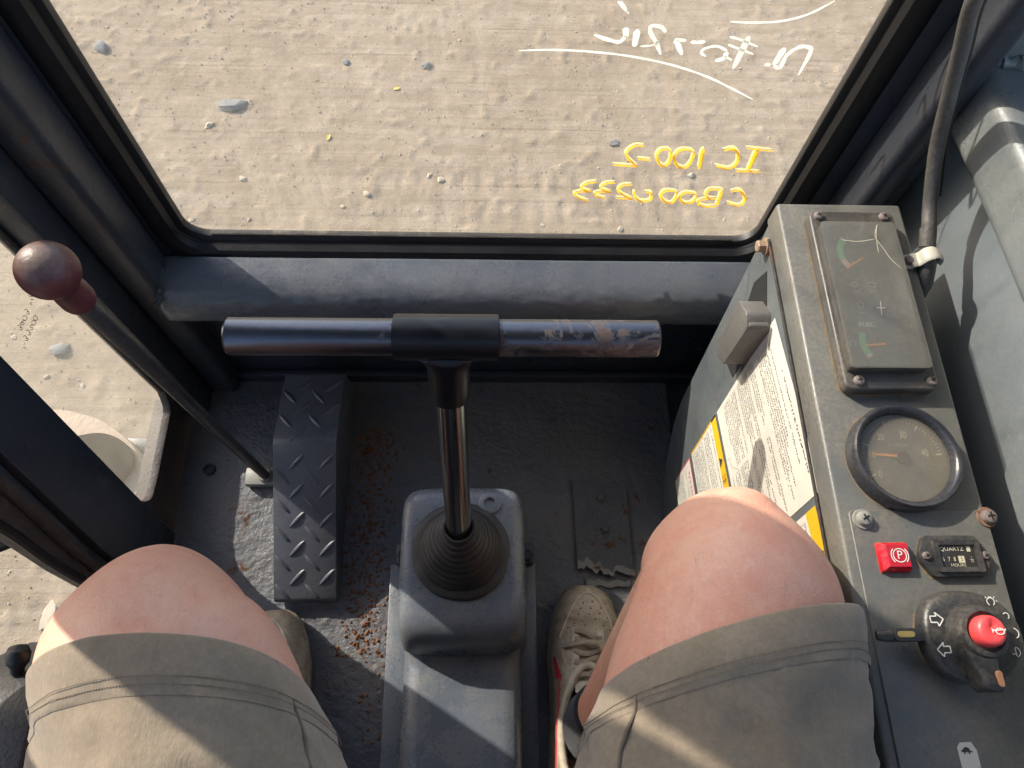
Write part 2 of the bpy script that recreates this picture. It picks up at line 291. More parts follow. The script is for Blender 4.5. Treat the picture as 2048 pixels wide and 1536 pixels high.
def skin_mat():
    m, nt, b = nodes('skin')
    n1 = tnoise(nt, 9, 6, 0.62); n2 = tnoise(nt, 48, 6, 0.68); n3 = tnoise(nt, 380, 3, 0.6); n4 = tnoise(nt, 130, 5, 0.7)
    c = mix(nt, ramp(nt, n1, [(0.34, 0.0), (0.66, 1.0)]), (0.655, 0.315, 0.215), (0.655, 0.405, 0.295))
    c = mix(nt, ramp(nt, n2, [(0.42, 0.0), (0.72, 0.42)]), c, (0.60, 0.235, 0.165))
    c = mix(nt, ramp(nt, n4, [(0.50, 0.0), (0.72, 0.25)]), c, (0.74, 0.52, 0.41))
    c = mix(nt, ramp(nt, n3, [(0.58, 0.0), (0.74, 0.30)]), c, (0.36, 0.17, 0.11))
    nt.links.new(c, b.inputs['Base Color'])
    nt.links.new(ramp(nt, n2, [(0.3, 0.42), (0.7, 0.60)]), b.inputs['Roughness'])
    b.inputs['Subsurface Weight'].default_value = 0.15
    b.inputs['Subsurface Radius'].default_value = (1.0, 0.35, 0.18); b.inputs['Subsurface Scale'].default_value = 0.005
    h = mix(nt, 0.5, tvoro(nt, 620), tnoise(nt, 200, 6, 0.7))
    bump(nt, b, h, 0.34, 0.0014)
    return m
MAT['skin'] = skin_mat()

def cloth_mat(name, a, b_, rib=900.0, strength=0.5):
    m, nt, b = nodes(name)
    v = coord(nt)
    n1 = tnoise(nt, 6, 6, 0.6); n2 = tnoise(nt, 220, 4, 0.7); n3 = tnoise(nt, 34, 6, 0.62)
    c = mix(nt, ramp(nt, n1, [(0.35, 0.0), (0.7, 1.0)]), a, b_)
    c = mix(nt, ramp(nt, n3, [(0.35, 0.22), (0.7, 0.0)]), c, tuple(x * 0.72 for x in a))
    c = mix(nt, ramp(nt, n2, [(0.35, 0.30), (0.65, 0.0)]), c, tuple(x * 0.55 for x in a))
    c = mix(nt, ramp(nt, tnoise(nt, 480, 2, 0.5), [(0.58, 0.0), (0.78, 0.16)]), c, tuple(min(1, x * 1.35) for x in b_))
    nt.links.new(c, b.inputs['Base Color']); b.inputs['Roughness'].default_value = 0.95
    b.inputs['Specular IOR Level'].default_value = 0.15
    b.inputs['Sheen Weight'].default_value = 0.25; b.inputs['Sheen Roughness'].default_value = 0.5
    rb = tnoise(nt, 300, 3, 0.6, coord(nt, (2.6, 0.6, 1.0)))
    bump(nt, b, mix(nt, 0.5, rb, tnoise(nt, 420, 3, 0.65)), strength, 0.0014)
    return m
MAT['shorts'] = cloth_mat('taupe_jersey', (0.190, 0.148, 0.102), (0.300, 0.240, 0.172), 2600, 0.45)
MAT['stitch'] = cloth_mat('stitching', (0.15, 0.118, 0.082), (0.19, 0.15, 0.105), 4000, 0.3)
MAT['sock'] = cloth_mat('navy_sock', (0.010, 0.011, 0.016), (0.028, 0.030, 0.038), 3000, 0.9)
MAT['hair'] = simple('leg_hair', (0.42, 0.27, 0.15), 0.5)

def shoe_mat(name, a, dirt, amount):
    m, nt, b = nodes(name)
    d = ramp(nt, tnoise(nt, 26, 8, 0.68, dist=0.6), [(0.30, amount), (0.68, 0.05)])
    d2 = ramp(nt, tnoise(nt, 120, 5, 0.6), [(0.3, 0.35), (0.6, 0.0)])
    c = mix(nt, d, a, dirt); c = mix(nt, d2, c, tuple(x * 0.45 for x in dirt))
    nt.links.new(c, b.inputs['Base Color']); b.inputs['Roughness'].default_value = 0.62
    bump(nt, b, mix(nt, 0.5, tnoise(nt, 45, 6, 0.6), tnoise(nt, 260, 4)), 0.45, 0.003)
    return m
MAT['shoe'] = shoe_mat('dirty_leather', (0.56, 0.47, 0.34), (0.20, 0.145, 0.09), 0.9)
MAT['shoe_pale'] = shoe_mat('pale_leather', (0.62, 0.54, 0.40), (0.30, 0.22, 0.14), 0.6)
MAT['sole'] = shoe_mat('dirty_sole', (0.42, 0.35, 0.25), (0.15, 0.11, 0.07), 0.9)
MAT['lace'] = shoe_mat('dirty_lace', (0.42, 0.34, 0.24), (0.20, 0.15, 0.10), 0.7)
MAT['shoe_red'] = simple('red_trim', (0.55, 0.035, 0.05), 0.55)
MAT['shoe_dark'] = simple('perforation', (0.04, 0.028, 0.02), 0.9)

def dirt_mat():
    m, nt, b = nodes('dry_dirt')
    n1 = tnoise(nt, 1.4, 8, 0.62); n2 = tnoise(nt, 13, 10, 0.76); n3 = tnoise(nt, 120, 6, 0.78)
    ns = tnoise(nt, 6, 10, 0.72, coord(nt, (0.22, 5.5, 1), (0, 0, 0.03))); nl = tnoise(nt, 9, 8, 0.7, coord(nt, (0.10, 7.0, 1), (0, 0, 0.06)))
    c = mix(nt, ramp(nt, n1, [(0.33, 0.0), (0.68, 1.0)]), (0.278, 0.222, 0.155), (0.345, 0.284, 0.210))
    c = mix(nt, ramp(nt, ns, [(0.40, 0.6), (0.58, 0.0)]), c, (0.232, 0.180, 0.126))
    c = mix(nt, ramp(nt, nl, [(0.36, 0.7), (0.43, 0.0)]), c, (0.19, 0.145, 0.095))
    c = mix(nt, ramp(nt, n2, [(0.38, 0.55), (0.52, 0.0)]), c, (0.205, 0.158, 0.105))
    c = mix(nt, ramp(nt, n2, [(0.56, 0.0), (0.70, 0.5)]), c, (0.45, 0.385, 0.29))
    c = mix(nt, ramp(nt, n3, [(0.30, 0.5), (0.42, 0.0)]), c, (0.17, 0.13, 0.088))
    c = mix(nt, ramp(nt, n3, [(0.60, 0.0), (0.74, 0.5)]), c, (0.48, 0.42, 0.32))
    nt.links.new(c, b.inputs['Base Color']); b.inputs['Roughness'].default_value = 0.95
    b.inputs['Specular IOR Level'].default_value = 0.15
    bump(nt, b, mix(nt, 0.5, mix(nt, 0.5, n3, nl), mix(nt, 0.5, ns, tnoise(nt, 60, 8, 0.8))), 0.55, 0.014)
    return m
MAT['dirt'] = dirt_mat()

def stone_mat(name, a, b_):
    m, nt, b = nodes(name)
    nt.links.new(mix(nt, tnoise(nt, 40, 6, 0.6), a, b_), b.inputs['Base Color']); b.inputs['Roughness'].default_value = 0.9
    bump(nt, b, tnoise(nt, 90, 5), 0.4, 0.006)
    return m
MAT['stone_tan'] = stone_mat('tan_stone', (0.34, 0.28, 0.20), (0.48, 0.41, 0.31))
MAT['stone_grey'] = stone_mat('grey_stone', (0.14, 0.145, 0.14), (0.25, 0.25, 0.235))
MAT['stone_pale'] = stone_mat('pale_stone', (0.50, 0.45, 0.37), (0.62, 0.57, 0.49))
MAT['shade_pad'] = simple('matt_black_shade', (0.012, 0.012, 0.011), 0.95, spec=0.05)  # black of the added shape that imitates shade on the side glass
MAT['flake'] = paint('pale_flaked_paint', (0.20, 0.20, 0.19), 0.6, dust=0.5, dscale=40, dustcol=(0.30, 0.24, 0.17), rust=0.4, rscale=60, bscale=150, bstr=0.8, lumps=0.6)
MAT['leaf'] = simple('yellow_leaf', (0.62, 0.45, 0.10), 0.7)
MAT['dust_tan'] = stone_mat('caked_dust', (0.34, 0.265, 0.19), (0.42, 0.34, 0.25))
MAT['rust_crumb'] = stone_mat('rust_crumb', (0.10, 0.035, 0.012), (0.30, 0.12, 0.04))

# ------------------------------------------------------------ geometry helpers: every shape is (verts, faces) in world metres
ORIGIN = {}
def thing(name, label, cat, loc=(0, 0, 0), group=None):
    o = bpy.data.objects.new(name, None); COL.objects.link(o)
    o.location = loc; o.empty_display_size = 0.05
    o['label'] = label; o['category'] = cat
    if group: o['group'] = group
    ORIGIN[o.name] = Vector(loc)
    return o

def make_mesh(name, geo, mat, org=(0, 0, 0), smooth=True, angle=0.6):
    V, F = geo
    me = bpy.data.meshes.new(name)
    ox, oy, oz = org
    me.from_pydata([(v[0] - ox, v[1] - oy, v[2] - oz) for v in V], [], [tuple(f) for f in F])
    me.materials.append(MAT[mat] if isinstance(mat, str) else mat)
    if smooth:
        me.shade_smooth()
        if angle is not None: me.set_sharp_from_angle(angle=angle)
    me.validate()
    return me

def part(name, geo, mat, parent, smooth=True, angle=0.6, label=None, kind=None):
    org = ORIGIN[parent.name]
    o = bpy.data.objects.new(name, make_mesh(name, geo, mat, org, smooth, angle))
    COL.objects.link(o); o.parent = parent
    ORIGIN[o.name] = org
    if label: o['label'] = label
    if kind: o['kind'] = kind
    return o

def solo(name, geo, mat, label=None, cat=None, group=None, kind=None, loc=(0, 0, 0), smooth=True, angle=0.6):
    o = bpy.data.objects.new(name, make_mesh(name, geo, mat, loc, smooth, angle))
    COL.objects.link(o); o.location = loc
    if label: o['label'] = label
    if cat: o['category'] = cat
    if group: o['group'] = group
    if kind: o['kind'] = kind
    ORIGIN[o.name] = Vector(loc)
    return o

def join(*gs):
    V, F = [], []
    for v, f in gs:
        n = len(V); V += list(v); F += [tuple(i + n for i in q) for q in f]
    return V, F

def from_bm(bm):
    bm.verts.ensure_lookup_table(); bm.verts.index_update()
    g = ([tuple(v.co) for v in bm.verts], [tuple(v.index for v in f.verts) for f in bm.faces])
    bm.free()
    return g

def beveled(V, F, bev, seg=2):
    bm = bmesh.new()
    vs = [bm.verts.new(v) for v in V]
    for f in F: bm.faces.new([vs[i] for i in f])
    bmesh.ops.recalc_face_normals(bm, faces=bm.faces)
    if bev > 0:
        ed = [e for e in bm.edges if e.calc_face_angle(0) > 0.35]
        bmesh.ops.bevel(bm, geom=ed, offset=bev, segments=seg, profile=0.5, affect='EDGES', clamp_overlap=True)
    return from_bm(bm)

def box(x0, x1, y0, y1, z0, z1, bev=0.0, seg=2):
    V = [(x, y, z) for z in (z0, z1) for y in (y0, y1) for x in (x0, x1)]
    F = [(0, 2, 3, 1), (4, 5, 7, 6), (0, 1, 5, 4), (2, 6, 7, 3), (0, 4, 6, 2), (1, 3, 7, 5)]
    return beveled(V, F, bev, seg)

def prism(poly, axis, a, b, bev=0.0, seg=2):
    def P(u, v, w):
        return {'x': (w, u, v), 'y': (u, w, v), 'z': (u, v, w)}[axis]
    n = len(poly)
    V = [P(u, v, a) for u, v in poly] + [P(u, v, b) for u, v in poly]
    F = [tuple(range(n)), tuple(range(2 * n - 1, n - 1, -1))] + [(i, (i + 1) % n, n + (i + 1) % n, n + i) for i in range(n)]
    return beveled(V, F, bev, seg)

def rrect(x0, x1, y0, y1, r, n=5):
    out = []
    for cx, cy, a0 in ((x1 - r, y1 - r, 0), (x0 + r, y1 - r, 90), (x0 + r, y0 + r, 180), (x1 - r, y0 + r, 270)):
        for i in range(n + 1):
            a = math.radians(a0 + 90 * i / n); out.append((cx + r * math.cos(a), cy + r * math.sin(a)))
    return out

def round_poly(poly, r, n=4):
    out = []
    m = len(poly)
    for i in range(m):
        p0, p1, p2 = Vector(poly[i - 1]), Vector(poly[i]), Vector(poly[(i + 1) % m])
        d0 = (p0 - p1); d2 = (p2 - p1); rr = min(r, d0.length * 0.45, d2.length * 0.45)
        a = p1 + d0.normalized() * rr; b = p1 + d2.normalized() * rr
        for k in range(n + 1):
            t = k / n; out.append(tuple((1 - t) ** 2 * a + 2 * t * (1 - t) * p1 + t * t * b))
    return out

def lathe(prof, c, seg=40, axis='z', cap=True):
    V, F = [], []
    for r, h in prof:
        for i in range(seg):
            a = 2 * math.pi * i / seg
            u, v = r * math.cos(a), r * math.sin(a)
            p = {'z': (u, v, h), 'x': (h, u, v), 'y': (v, h, u)}[axis]
            V.append((c[0] + p[0], c[1] + p[1], c[2] + p[2]))
    m = len(prof)
    for j in range(m - 1):
        for i in range(seg):
            k = (i + 1) % seg
            F.append((j * seg + i, j * seg + k, (j + 1) * seg + k, (j + 1) * seg + i))
    if cap:
        F.append(tuple(range(seg))[::-1]); F.append(tuple((m - 1) * seg + i for i in range(seg)))
    return V, F

def orient(geo, frm, direction):
    """turn a shape built on +Z at the origin so that +Z points along direction, and move it to frm"""
    q = Vector((0, 0, 1)).rotation_difference(Vector(direction).normalized())
    return [tuple(q @ Vector(v) + Vector(frm)) for v in geo[0]], geo[1]

def catmull(pts, n=8):
    P = [Vector(p) for p in pts]
    if len(P) < 3:
        return [P[0].lerp(P[-1], i / n) for i in range(n + 1)]
    closed = (P[0] - P[-1]).length < 1e-6
    out = []
    m = len(P)
    for i in range(m - 1):
        p1, p2 = P[i], P[i + 1]
        p0 = P[i - 1] if i > 0 else (P[-2] if closed else 2 * p1 - p2)
        p3 = P[i + 2] if i + 2 < m else (P[1] if closed else 2 * p2 - p1)
        for k in range(n):
            t = k / n
            out.append(0.5 * ((2 * p1) + (p2 - p0) * t + (2 * p0 - 5 * p1 + 4 * p2 - p3) * t * t + (3 * p1 - p0 - 3 * p2 + p3) * t ** 3))
    out.append(P[-1])
    return out

def tube(path, r, seg=12, caps=True, smooth=0, flat=1.0):
    P = catmull(path, smooth) if smooth else [Vector(p) for p in path]
    n = len(P)
    rad = r if callable(r) else (lambda t: r)
    tan = [(P[min(i + 1, n - 1)] - P[max(i - 1, 0)]).normalized() for i in range(n)]
    up = Vector((0, 0, 1)) if abs(tan[0].z) < 0.9 else Vector((0, 1, 0))
    side = tan[0].cross(up).normalized()
    V, F = [], []
    for i in range(n):
        side = (side - tan[i] * side.dot(tan[i])).normalized()
        nor = side.cross(tan[i])
        rr = rad(i / max(1, n - 1))
        for k in range(seg):
            a = 2 * math.pi * k / seg
            V.append(tuple(P[i] + side * (rr * math.cos(a)) + nor * (rr * flat * math.sin(a))))
    for i in range(n - 1):
        for k in range(seg):
            l = (k + 1) % seg
            F.append((i * seg + k, i * seg + l, (i + 1) * seg + l, (i + 1) * seg + k))
    if caps:
        F.append(tuple(range(seg))[::-1]); F.append(tuple((n - 1) * seg + k for k in range(seg)))
    return V, F

def loft(rings, cap0=True, cap1=True):
    s = len(rings[0]); V = [tuple(p) for r in rings for p in r]; F = []
    for i in range(len(rings) - 1):
        for k in range(s):
            l = (k + 1) % s
            F.append((i * s + k, i * s + l, (i + 1) * s + l, (i + 1) * s + k))
    if cap0: F.append(tuple(range(s))[::-1])
    if cap1: F.append(tuple((len(rings) - 1) * s + k for k in range(s)))
    return V, F

def ribbon2d(pts, w, n=7, taper=0.35):
    """a brush stroke: outline strip in 2D, tapering a little at its ends"""
    P = catmull([(p[0], p[1], 0) for p in pts], n)
    m = len(P); V, F = [], []
    for i in range(m):
        t = (P[min(i + 1, m - 1)] - P[max(i - 1, 0)]).normalized()
        nx, ny = -t.y, t.x
        e = min(1.0, min(i, m - 1 - i) / max(1.0, m * 0.12))
        ww = w * 0.5 * (taper + (1 - taper) * math.sqrt(e)) * (1 + 0.10 * math.sin(i * 0.9))
        V.append((P[i].x + nx * ww, P[i].y + ny * ww)); V.append((P[i].x - nx * ww, P[i].y - ny * ww))
    for i in range(m - 1): F.append((2 * i, 2 * i + 1, 2 * i + 3, 2 * i + 2))
    return V, F

def place2d(g, fn):
    return [fn(*v[:2]) for v in g[0]], g[1]

def text2d(s, size, align='CENTER', shear=0.0, xs=1.0):
    cu = bpy.data.curves.new('t', 'FONT'); cu.body = s; cu.size = size; cu.align_x = align; cu.align_y = 'CENTER'
    cu.resolution_u = 3; cu.shear = shear
    ob = bpy.data.objects.new('t', cu); COL.objects.link(ob)
    dg = bpy.context.evaluated_depsgraph_get()
    me = bpy.data.meshes.new_from_object(ob.evaluated_get(dg))
    g = ([(v.co.x * xs, v.co.y) for v in me.vertices], [tuple(p.vertices) for p in me.polygons])
    bpy.data.objects.remove(ob); bpy.data.curves.remove(cu); bpy.data.meshes.remove(me)
    return g

def arc2d(cx, cy, r, w, a0, a1, n=24):
    V, F = [], []
    for i in range(n + 1):
        a = math.radians(a0 + (a1 - a0) * i / n)
        for rr in (r - w / 2, r + w / 2): V.append((cx + rr * math.cos(a), cy + rr * math.sin(a)))
    for i in range(n): F.append((2 * i, 2 * i + 1, 2 * i + 3, 2 * i + 2))
    return V, F

def line2d(x0, y0, x1, y1, w):
    d = Vector((x1 - x0, y1 - y0)); d.normalize(); n = Vector((-d.y, d.x)) * w / 2
    return [(x0 + n.x, y0 + n.y), (x0 - n.x, y0 - n.y), (x1 - n.x, y1 - n.y), (x1 + n.x, y1 + n.y)], [(0, 1, 2, 3)]

def move2d(g, dx, dy, rot=0.0, sc=1.0):
    c, s = math.cos(rot) * sc, math.sin(rot) * sc
    return [(dx + v[0] * c - v[1] * s, dy + v[0] * s + v[1] * c) for v in g[0]], g[1]

def onz(g, z): return [(v[0], v[1], z) for v in g[0]], g[1]

NOISE_TABLE = {}
def vnoise(x, y, seed=0):
    """vectorised smooth value noise"""
    if seed not in NOISE_TABLE: NOISE_TABLE[seed] = np.random.default_rng(seed).random((256, 256))
    r = NOISE_TABLE[seed]
    xi = np.floor(x).astype(int); yi = np.floor(y).astype(int)
    fx = x - xi; fy = y - yi
    fx = fx * fx * (3 - 2 * fx); fy = fy * fy * (3 - 2 * fy)
    a = r[xi % 256, yi % 256]; b = r[(xi + 1) % 256, yi % 256]; c = r[xi % 256, (yi + 1) % 256]; d = r[(xi + 1) % 256, (yi + 1) % 256]
    return (a * (1 - fx) + b * fx) * (1 - fy) + (c * (1 - fx) + d * fx) * fy

def fbm(x, y, oct_=5, seed=0, gain=0.5):
    t = 0; amp = 1; s = 0
    for k in range(oct_):
        t = t + amp * vnoise(x * 2 ** k + 17.3 * k, y * 2 ** k + 9.1 * k, seed + k); s += amp; amp *= gain
    return t / s

def grid(xs, ys, zfun):
    X, Y = np.meshgrid(xs, ys, indexing='ij')
    Z = zfun(X, Y)
    nx, ny = len(xs), len(ys)
    V = np.stack([X, Y, Z], -1).reshape(-1, 3).tolist()
    F = [(i * ny + j, (i + 1) * ny + j, (i + 1) * ny + j + 1, i * ny + j + 1) for i in range(nx - 1) for j in range(ny - 1)]
    return V, F

# ------------------------------------------------------------ the ground outside
GZ = -0.75
def ground_z(X, Y):
    core = np.clip(1.2 - np.maximum(np.abs(X) - 2.5, np.abs(Y - 1.7) - 2.4) * 0.8, 0, 1)
    z = 0.008 * (fbm(X * 1.3, Y * 1.6, 4, 3) - 0.5)
    z = z + 0.0055 * (fbm(X * 0.7 + 3, Y * 12.0 + X * 0.35, 6, 11, 0.6) - 0.5)          # scraped ruts running across the view
    z = z + 0.0036 * (fbm(X * 28, Y * 24, 4, 21, 0.65) - 0.5)
    cl = fbm(X * 26, Y * 26, 2, 31); z = z + 0.006 * np.clip(cl - 0.62, 0, 1) * 3
    # track cleat prints in a band in front of the machine
    for yc, w in ((1.49, 0.05), (1.37, 0.045)):
        band = np.exp(-((Y - yc - 0.03 * X) / w) ** 4)
        z = z - 0.0026 * band * (np.sin(X * 2 * math.pi / 0.062 + Y * 6) > 0.1) * np.clip(fbm(X * 1.1, Y * 2, 2, 41) * 3.0 - 1.2, 0, 1)
    return GZ + z * core

def spaced(lo, hi, step, far):
    core = list(np.arange(lo, hi + 1e-6, step)); a = []; s = step; p = lo
    while p > -far: s *= 1.6; p -= s; a.append(p)
    b = []; s = step; p = core[-1]
    while p < far: s *= 1.6; p += s; b.append(p)
    return np.array(a[::-1] + core + b)
gnd = grid(spaced(-1.95, 1.75, 0.0085, 400), spaced(0.0, 2.75, 0.0085, 400), ground_z)
solo('ground', gnd, 'dirt', kind='structure', angle=None)

def zat(x, y): return float(ground_z(np.array([x]), np.array([y]))[0])
def stone_mesh(seed, mat):
    bm = bmesh.new(); bmesh.ops.create_icosphere(bm, subdivisions=2, radius=1.0)
    for v in bm.verts:
        k = 1 + 0.55 * mn.noise(v.co * 1.3 + Vector((seed * 7.1, 0, 0))) + 0.18 * mn.noise(v.co * 3.1 + Vector((0, seed * 3.3, 0)))
        v.co *= k
    return make_mesh('stone', from_bm(bm), mat, angle=0.7)
SM = {k: [stone_mesh(i + 10 * j, 'stone_' + k) for i in range(4)] for j, k in enumerate(('tan', 'grey', 'pale'))}
def stone(x, y, r, kind, label, flat=0.55, stretch=1.0, rz=None, group=None):
    o = bpy.data.objects.new('stone', random.choice(SM[kind])); COL.objects.link(o)
    o.location = (x, y, zat(x, y) + r * flat * 0.35)
    o.scale = (r * stretch, r, r * flat); o.rotation_euler = (0, 0, random.uniform(0, 6.28) if rz is None else rz)
    o['label'] = label; o['category'] = 'stone'
    if group: o['group'] = group
    return o
stone(-0.82, 1.785, 0.026, 'grey', 'long flat grey stone, largest in the dirt beyond the windscreen', 0.5, 1.9, 0.25)
stone(-1.29, 2.03, 0.022, 'grey', 'small dark grey stone near the left upper edge of the windscreen view', 0.7, 1.1)
stone(-0.20, 1.98, 0.013, 'grey', 'small dark stone beyond the upper middle of the windscreen', 0.7, 1.3)
stone(-0.47, 1.99, 0.012, 'grey', 'little dark pebble right of the long flat grey stone', 0.7, 1.1)
stone(-1.02, 0.205, 0.016, 'tan', 'long pale flat stone chip on the dirt beside the left knee', 0.25, 2.4, 1.25)
stone(-1.16, 0.90, 0.020, 'grey', 'grey stone seen through the narrow side glass', 0.7, 1.2)
stone(0.42, 1.66, 0.011, 'grey', 'dark stone in the dirt above the yellow writing', 0.5, 1.6, 0.4)
for i in range(56):
    for _ in range(20):
        x, y = random.uniform(-1.9, 1.5), random.uniform(0.0, 2.7)
        if y > 1.25 or x < -0.8: break
    k = random.choice(('tan', 'tan', 'tan', 'tan', 'pale', 'grey'))
    r = random.choice((0.004, 0.005, 0.006, 0.007, 0.010)) * (1.25 if x < -0.8 and y < 1.0 else 1.0)
    stone(x, y, r, k, {'tan': 'small tan pebble scattered on the dry dirt', 'pale': 'small pale chip scattered on the dry dirt', 'grey': 'small grey pebble scattered on the dry dirt'}[k],
          random.uniform(0.45, 0.8), random.uniform(1, 1.5), group={'tan': 'tan pebbles on the dirt', 'pale': 'pale chips on the dirt', 'grey': 'grey pebbles on the dirt'}[k])

for lx, ly, rz, lab in ((-0.295, 1.875, 0.4, 'tiny yellow leaf lying in the dirt, farther of two'), (-0.50, 1.66, 1.3, 'tiny yellow leaf lying in the dirt, nearer of two')):
    z = zat(lx, ly) + 0.002
    lf = [(lx + math.cos(rz) * a - math.sin(rz) * b, ly + math.sin(rz) * a + math.cos(rz) * b, z + c) for a, b, c in ((-0.012, 0, 0), (-0.004, 0.006, 0.003), (0.006, 0.006, 0.004), (0.013, 0, 0.001), (0.006, -0.006, 0.003), (-0.004, -0.006, 0.002), (0, 0, 0.001))]
    solo('leaf', (lf, [(0, 6, 1), (1, 6, 2), (2, 6, 3), (3, 6, 4), (4, 6, 5), (5, 6, 0)]), 'leaf', lab, 'leaf')
def crumbs(n, spot, size, zf):
    V, F = [], []
    for _ in range(n):
        x, y = spot(); s = size() ; z = zf(x, y)
        c = Vector((x, y, z + s * 0.3)); a = random.uniform(0, 6.28)
        pts = []
        for k in range(4):
            t = a + k * 1.57 + random.uniform(-0.3, 0.3); q = s * random.uniform(0.6, 1.1)
            pts.append((c.x + q * math.cos(t), c.y + q * math.sin(t), c.z - s * 0.4))
        b = len(V); V += pts
        V += [(c.x + random.uniform(-.4, .4) * s, c.y + random.uniform(-.4, .4) * s, c.z + s * random.uniform(0.3, 0.7)),
              (c.x + random.uniform(-.5, .5) * s, c.y + random.uniform(-.5, .5) * s, c.z + s * random.uniform(0.2, 0.6))]
        F += [(b, b + 1, b + 4), (b + 1, b + 2, b + 5, b + 4), (b + 2, b + 3, b + 5), (b + 3, b, b + 4, b + 5)]
    return V, F
def gspot():
    while True:
        x, y = random.uniform(-1.9, 1.5), random.uniform(0.0, 2.7)
        if y > 1.2 or x < -0.8: return x, y
gx = crumbs(7000, gspot, lambda: random.choice((0.0014, 0.002, 0.002, 0.0026, 0.0034, 0.0048)), zat)
solo('gravel', gx, 'stone_tan', label='fine tan grit strewn over the dry dirt', cat='gravel', kind='stuff', smooth=False)

# ------------------------------------------------------------ the cab (one vehicle, its panels, pillars and panes as parts)
cab = thing('vehicle_cab', 'dark blue-grey steel cab of a work machine surrounding the operator', 'vehicle cab', (0, 0, 0))

def floor_z(X, Y):
    n = fbm(X * 55, Y * 55, 4, 51, 0.55); m = fbm(X * 16, Y * 16, 3, 61)
    peel = np.clip((m - 0.50) * 14, 0, 1)
    return 0.0028 * (n - 0.5) * (0.4 + 0.6 * peel) + 0.0011 * peel - 0.002
part('floor_panel', grid(np.arange(-0.456, 0.30, 0.0034), np.arange(-0.40, 0.487, 0.0034), floor_z), 'floor', cab, angle=None)
part('floor_plate_support', box(-0.456, 0.46, -0.72, 0.49, -0.03, -0.006), 'cab', cab)

# hatch plate bolted to the floor, its rear edge rusted away
hp = [(0.136, 0.310), (0.2185, 0.308)]
for i in range(46):
    t = i / 45; hp.append((0.2215 - 0.0835 * t, 0.166 + 0.010 * mn.noise((t * 5.5, 2.2, 0)) + 0.006 * mn.noise((t * 14, 7.1, 0)) + 0.0025 * mn.noise((t * 40, 1.0, 0)) + 0.012 * t * t))
hatch = part('floor_hatch', prism(hp, 'z', 0.0005, 0.0068, 0.0008, 1), 'hatch', cab, label='rust-flaked rectangular plate bolted to the cab floor')
for (x, y) in ((0.1765, 0.2825), (0.1805, 0.2350)):
    part('bolt', join(lathe([(0.0088, 0.0060), (0.0088, 0.0085), (0.004, 0.0088)], (x, y, 0), 20), lathe([(0.0060, 0.008), (0.0060, 0.0140), (0.0048, 0.0155), (0.001, 0.0157)], (x, y, 0), 6)), 'hatch', hatch)
flk = [(0.150 + 0.0095 * i + random.uniform(-.002, .002), 0.152 + random.uniform(-0.005, 0.005)) for i in range(8)]
part('paint_flake', prism([(x, y + 0.007 + random.uniform(0, .004)) for x, y in flk] + flk[::-1], 'z', 0.0008, 0.003, 0.0004, 1), 'flake', hatch)
rim = [p for p in hp[2:]]
parts_rim = [(x, y + 0.0005) for x, y in rim] + [(x, y + 0.010 + 0.008 * mn.noise((x * 90, 3.3, 0))) for x, y in rim[::-1]]
part('flaked_edge', prism(parts_rim, 'z', 0.0066, 0.0074, 0.0, 1), 'flake', hatch, smooth=False)
part('drain_plug', join(lathe([(0.009, 0.0), (0.009, 0.003), (0.0055, 0.0035), (0.005, 0.001)], (-0.417, 0.330, 0), 20)), 'rubber', cab)

# front bulkhead and the rolled sill under the windscreen
part('front_panel', box(-0.50, 0.52, 0.4875, 0.500, -0.02, 0.275, 0.001), 'cab', cab)
part('kick_strip', box(-0.43, 0.43, 0.476, 0.4872, 0.0, 0.026, 0.003), 'cab', cab)
prof = [(0.5035, 0.3170), (0.495, 0.3165), (0.478, 0.3150), (0.464, 0.3125), (0.454, 0.3085), (0.4465, 0.3010), (0.4425, 0.2905), (0.4415, 0.279), (0.4420, 0.268), (0.4450, 0.2605), (0.452, 0.2575), (0.48, 0.257), (0.5035, 0.257)]
prof = [(p.x, p.y) for p in catmull([(a, b, 0) for a, b in prof], 3)]
rings = []
for x in np.arange(-0.3935, 0.3885, 0.0045):
    r = []
    for j, (a, b) in enumerate(prof):
        d = 0.0011 * mn.noise((x * 70, a * 160, b * 160)) * (1.0 if 10 < j < 24 else 0.3) + 0.0012 * mn.noise((x * 6, 3.1, 0))
        r.append((x, a - d, b + d * 0.6))
    rings.append(r)
part('window_sill', loft(rings), 'sill', cab, angle=None, label='rolled dark steel sill under the windscreen')
wj = [(-0.391 + random.uniform(-.003, .003), 0.4995 - 0.058 * i / 14, 0.318 - 0.012 * (i / 14) ** 2) for i in range(15)]
part('weld_bead', tube(wj, lambda t: 0.0042 + 0.0014 * math.sin(t * 47), 8), 'cab_worn', cab)

# windscreen: seal, pane, handwriting on its outside
WX0, WX1, WZ0, WZ1 = -0.361, 0.338, 0.326, 1.46
ss = part('windscreen', box(WX0 - 0.006, WX1 + 0.006, 0.5305, 0.5345, WZ0 - 0.006, WZ1 + 0.006), 'glass_front', cab, label='large windscreen with mirrored white and yellow marker writing')
def frame_ring(x0, x1, z0, z1, r, prof, n=8):
    rr = []
    for off, y in prof:
        rr.append([(u, y, v) for u, v in rrect(x0 - off, x1 + off, z0 - off, z1 + off, r + off, n)])
    s = len(rr[0]); V = [p for q in rr for p in q]; F = []; m = len(rr)
    for i in range(m):
        for k in range(s):
            l = (k + 1) % s; j = (i + 1) % m
            F.append((i * s + k, i * s + l, j * s + l, j * s + k))
    return V, F
part('window_frame', join(box(-0.482, -0.3835, 0.5085, 0.541, -0.02, 1.60, 0.002), box(0.3605, 0.440, 0.5085, 0.541, -0.02, 1.60, 0.002), box(-0.383, 0.360, 0.5085, 0.541, -0.02, 0.304, 0.002)), 'cab', ss)
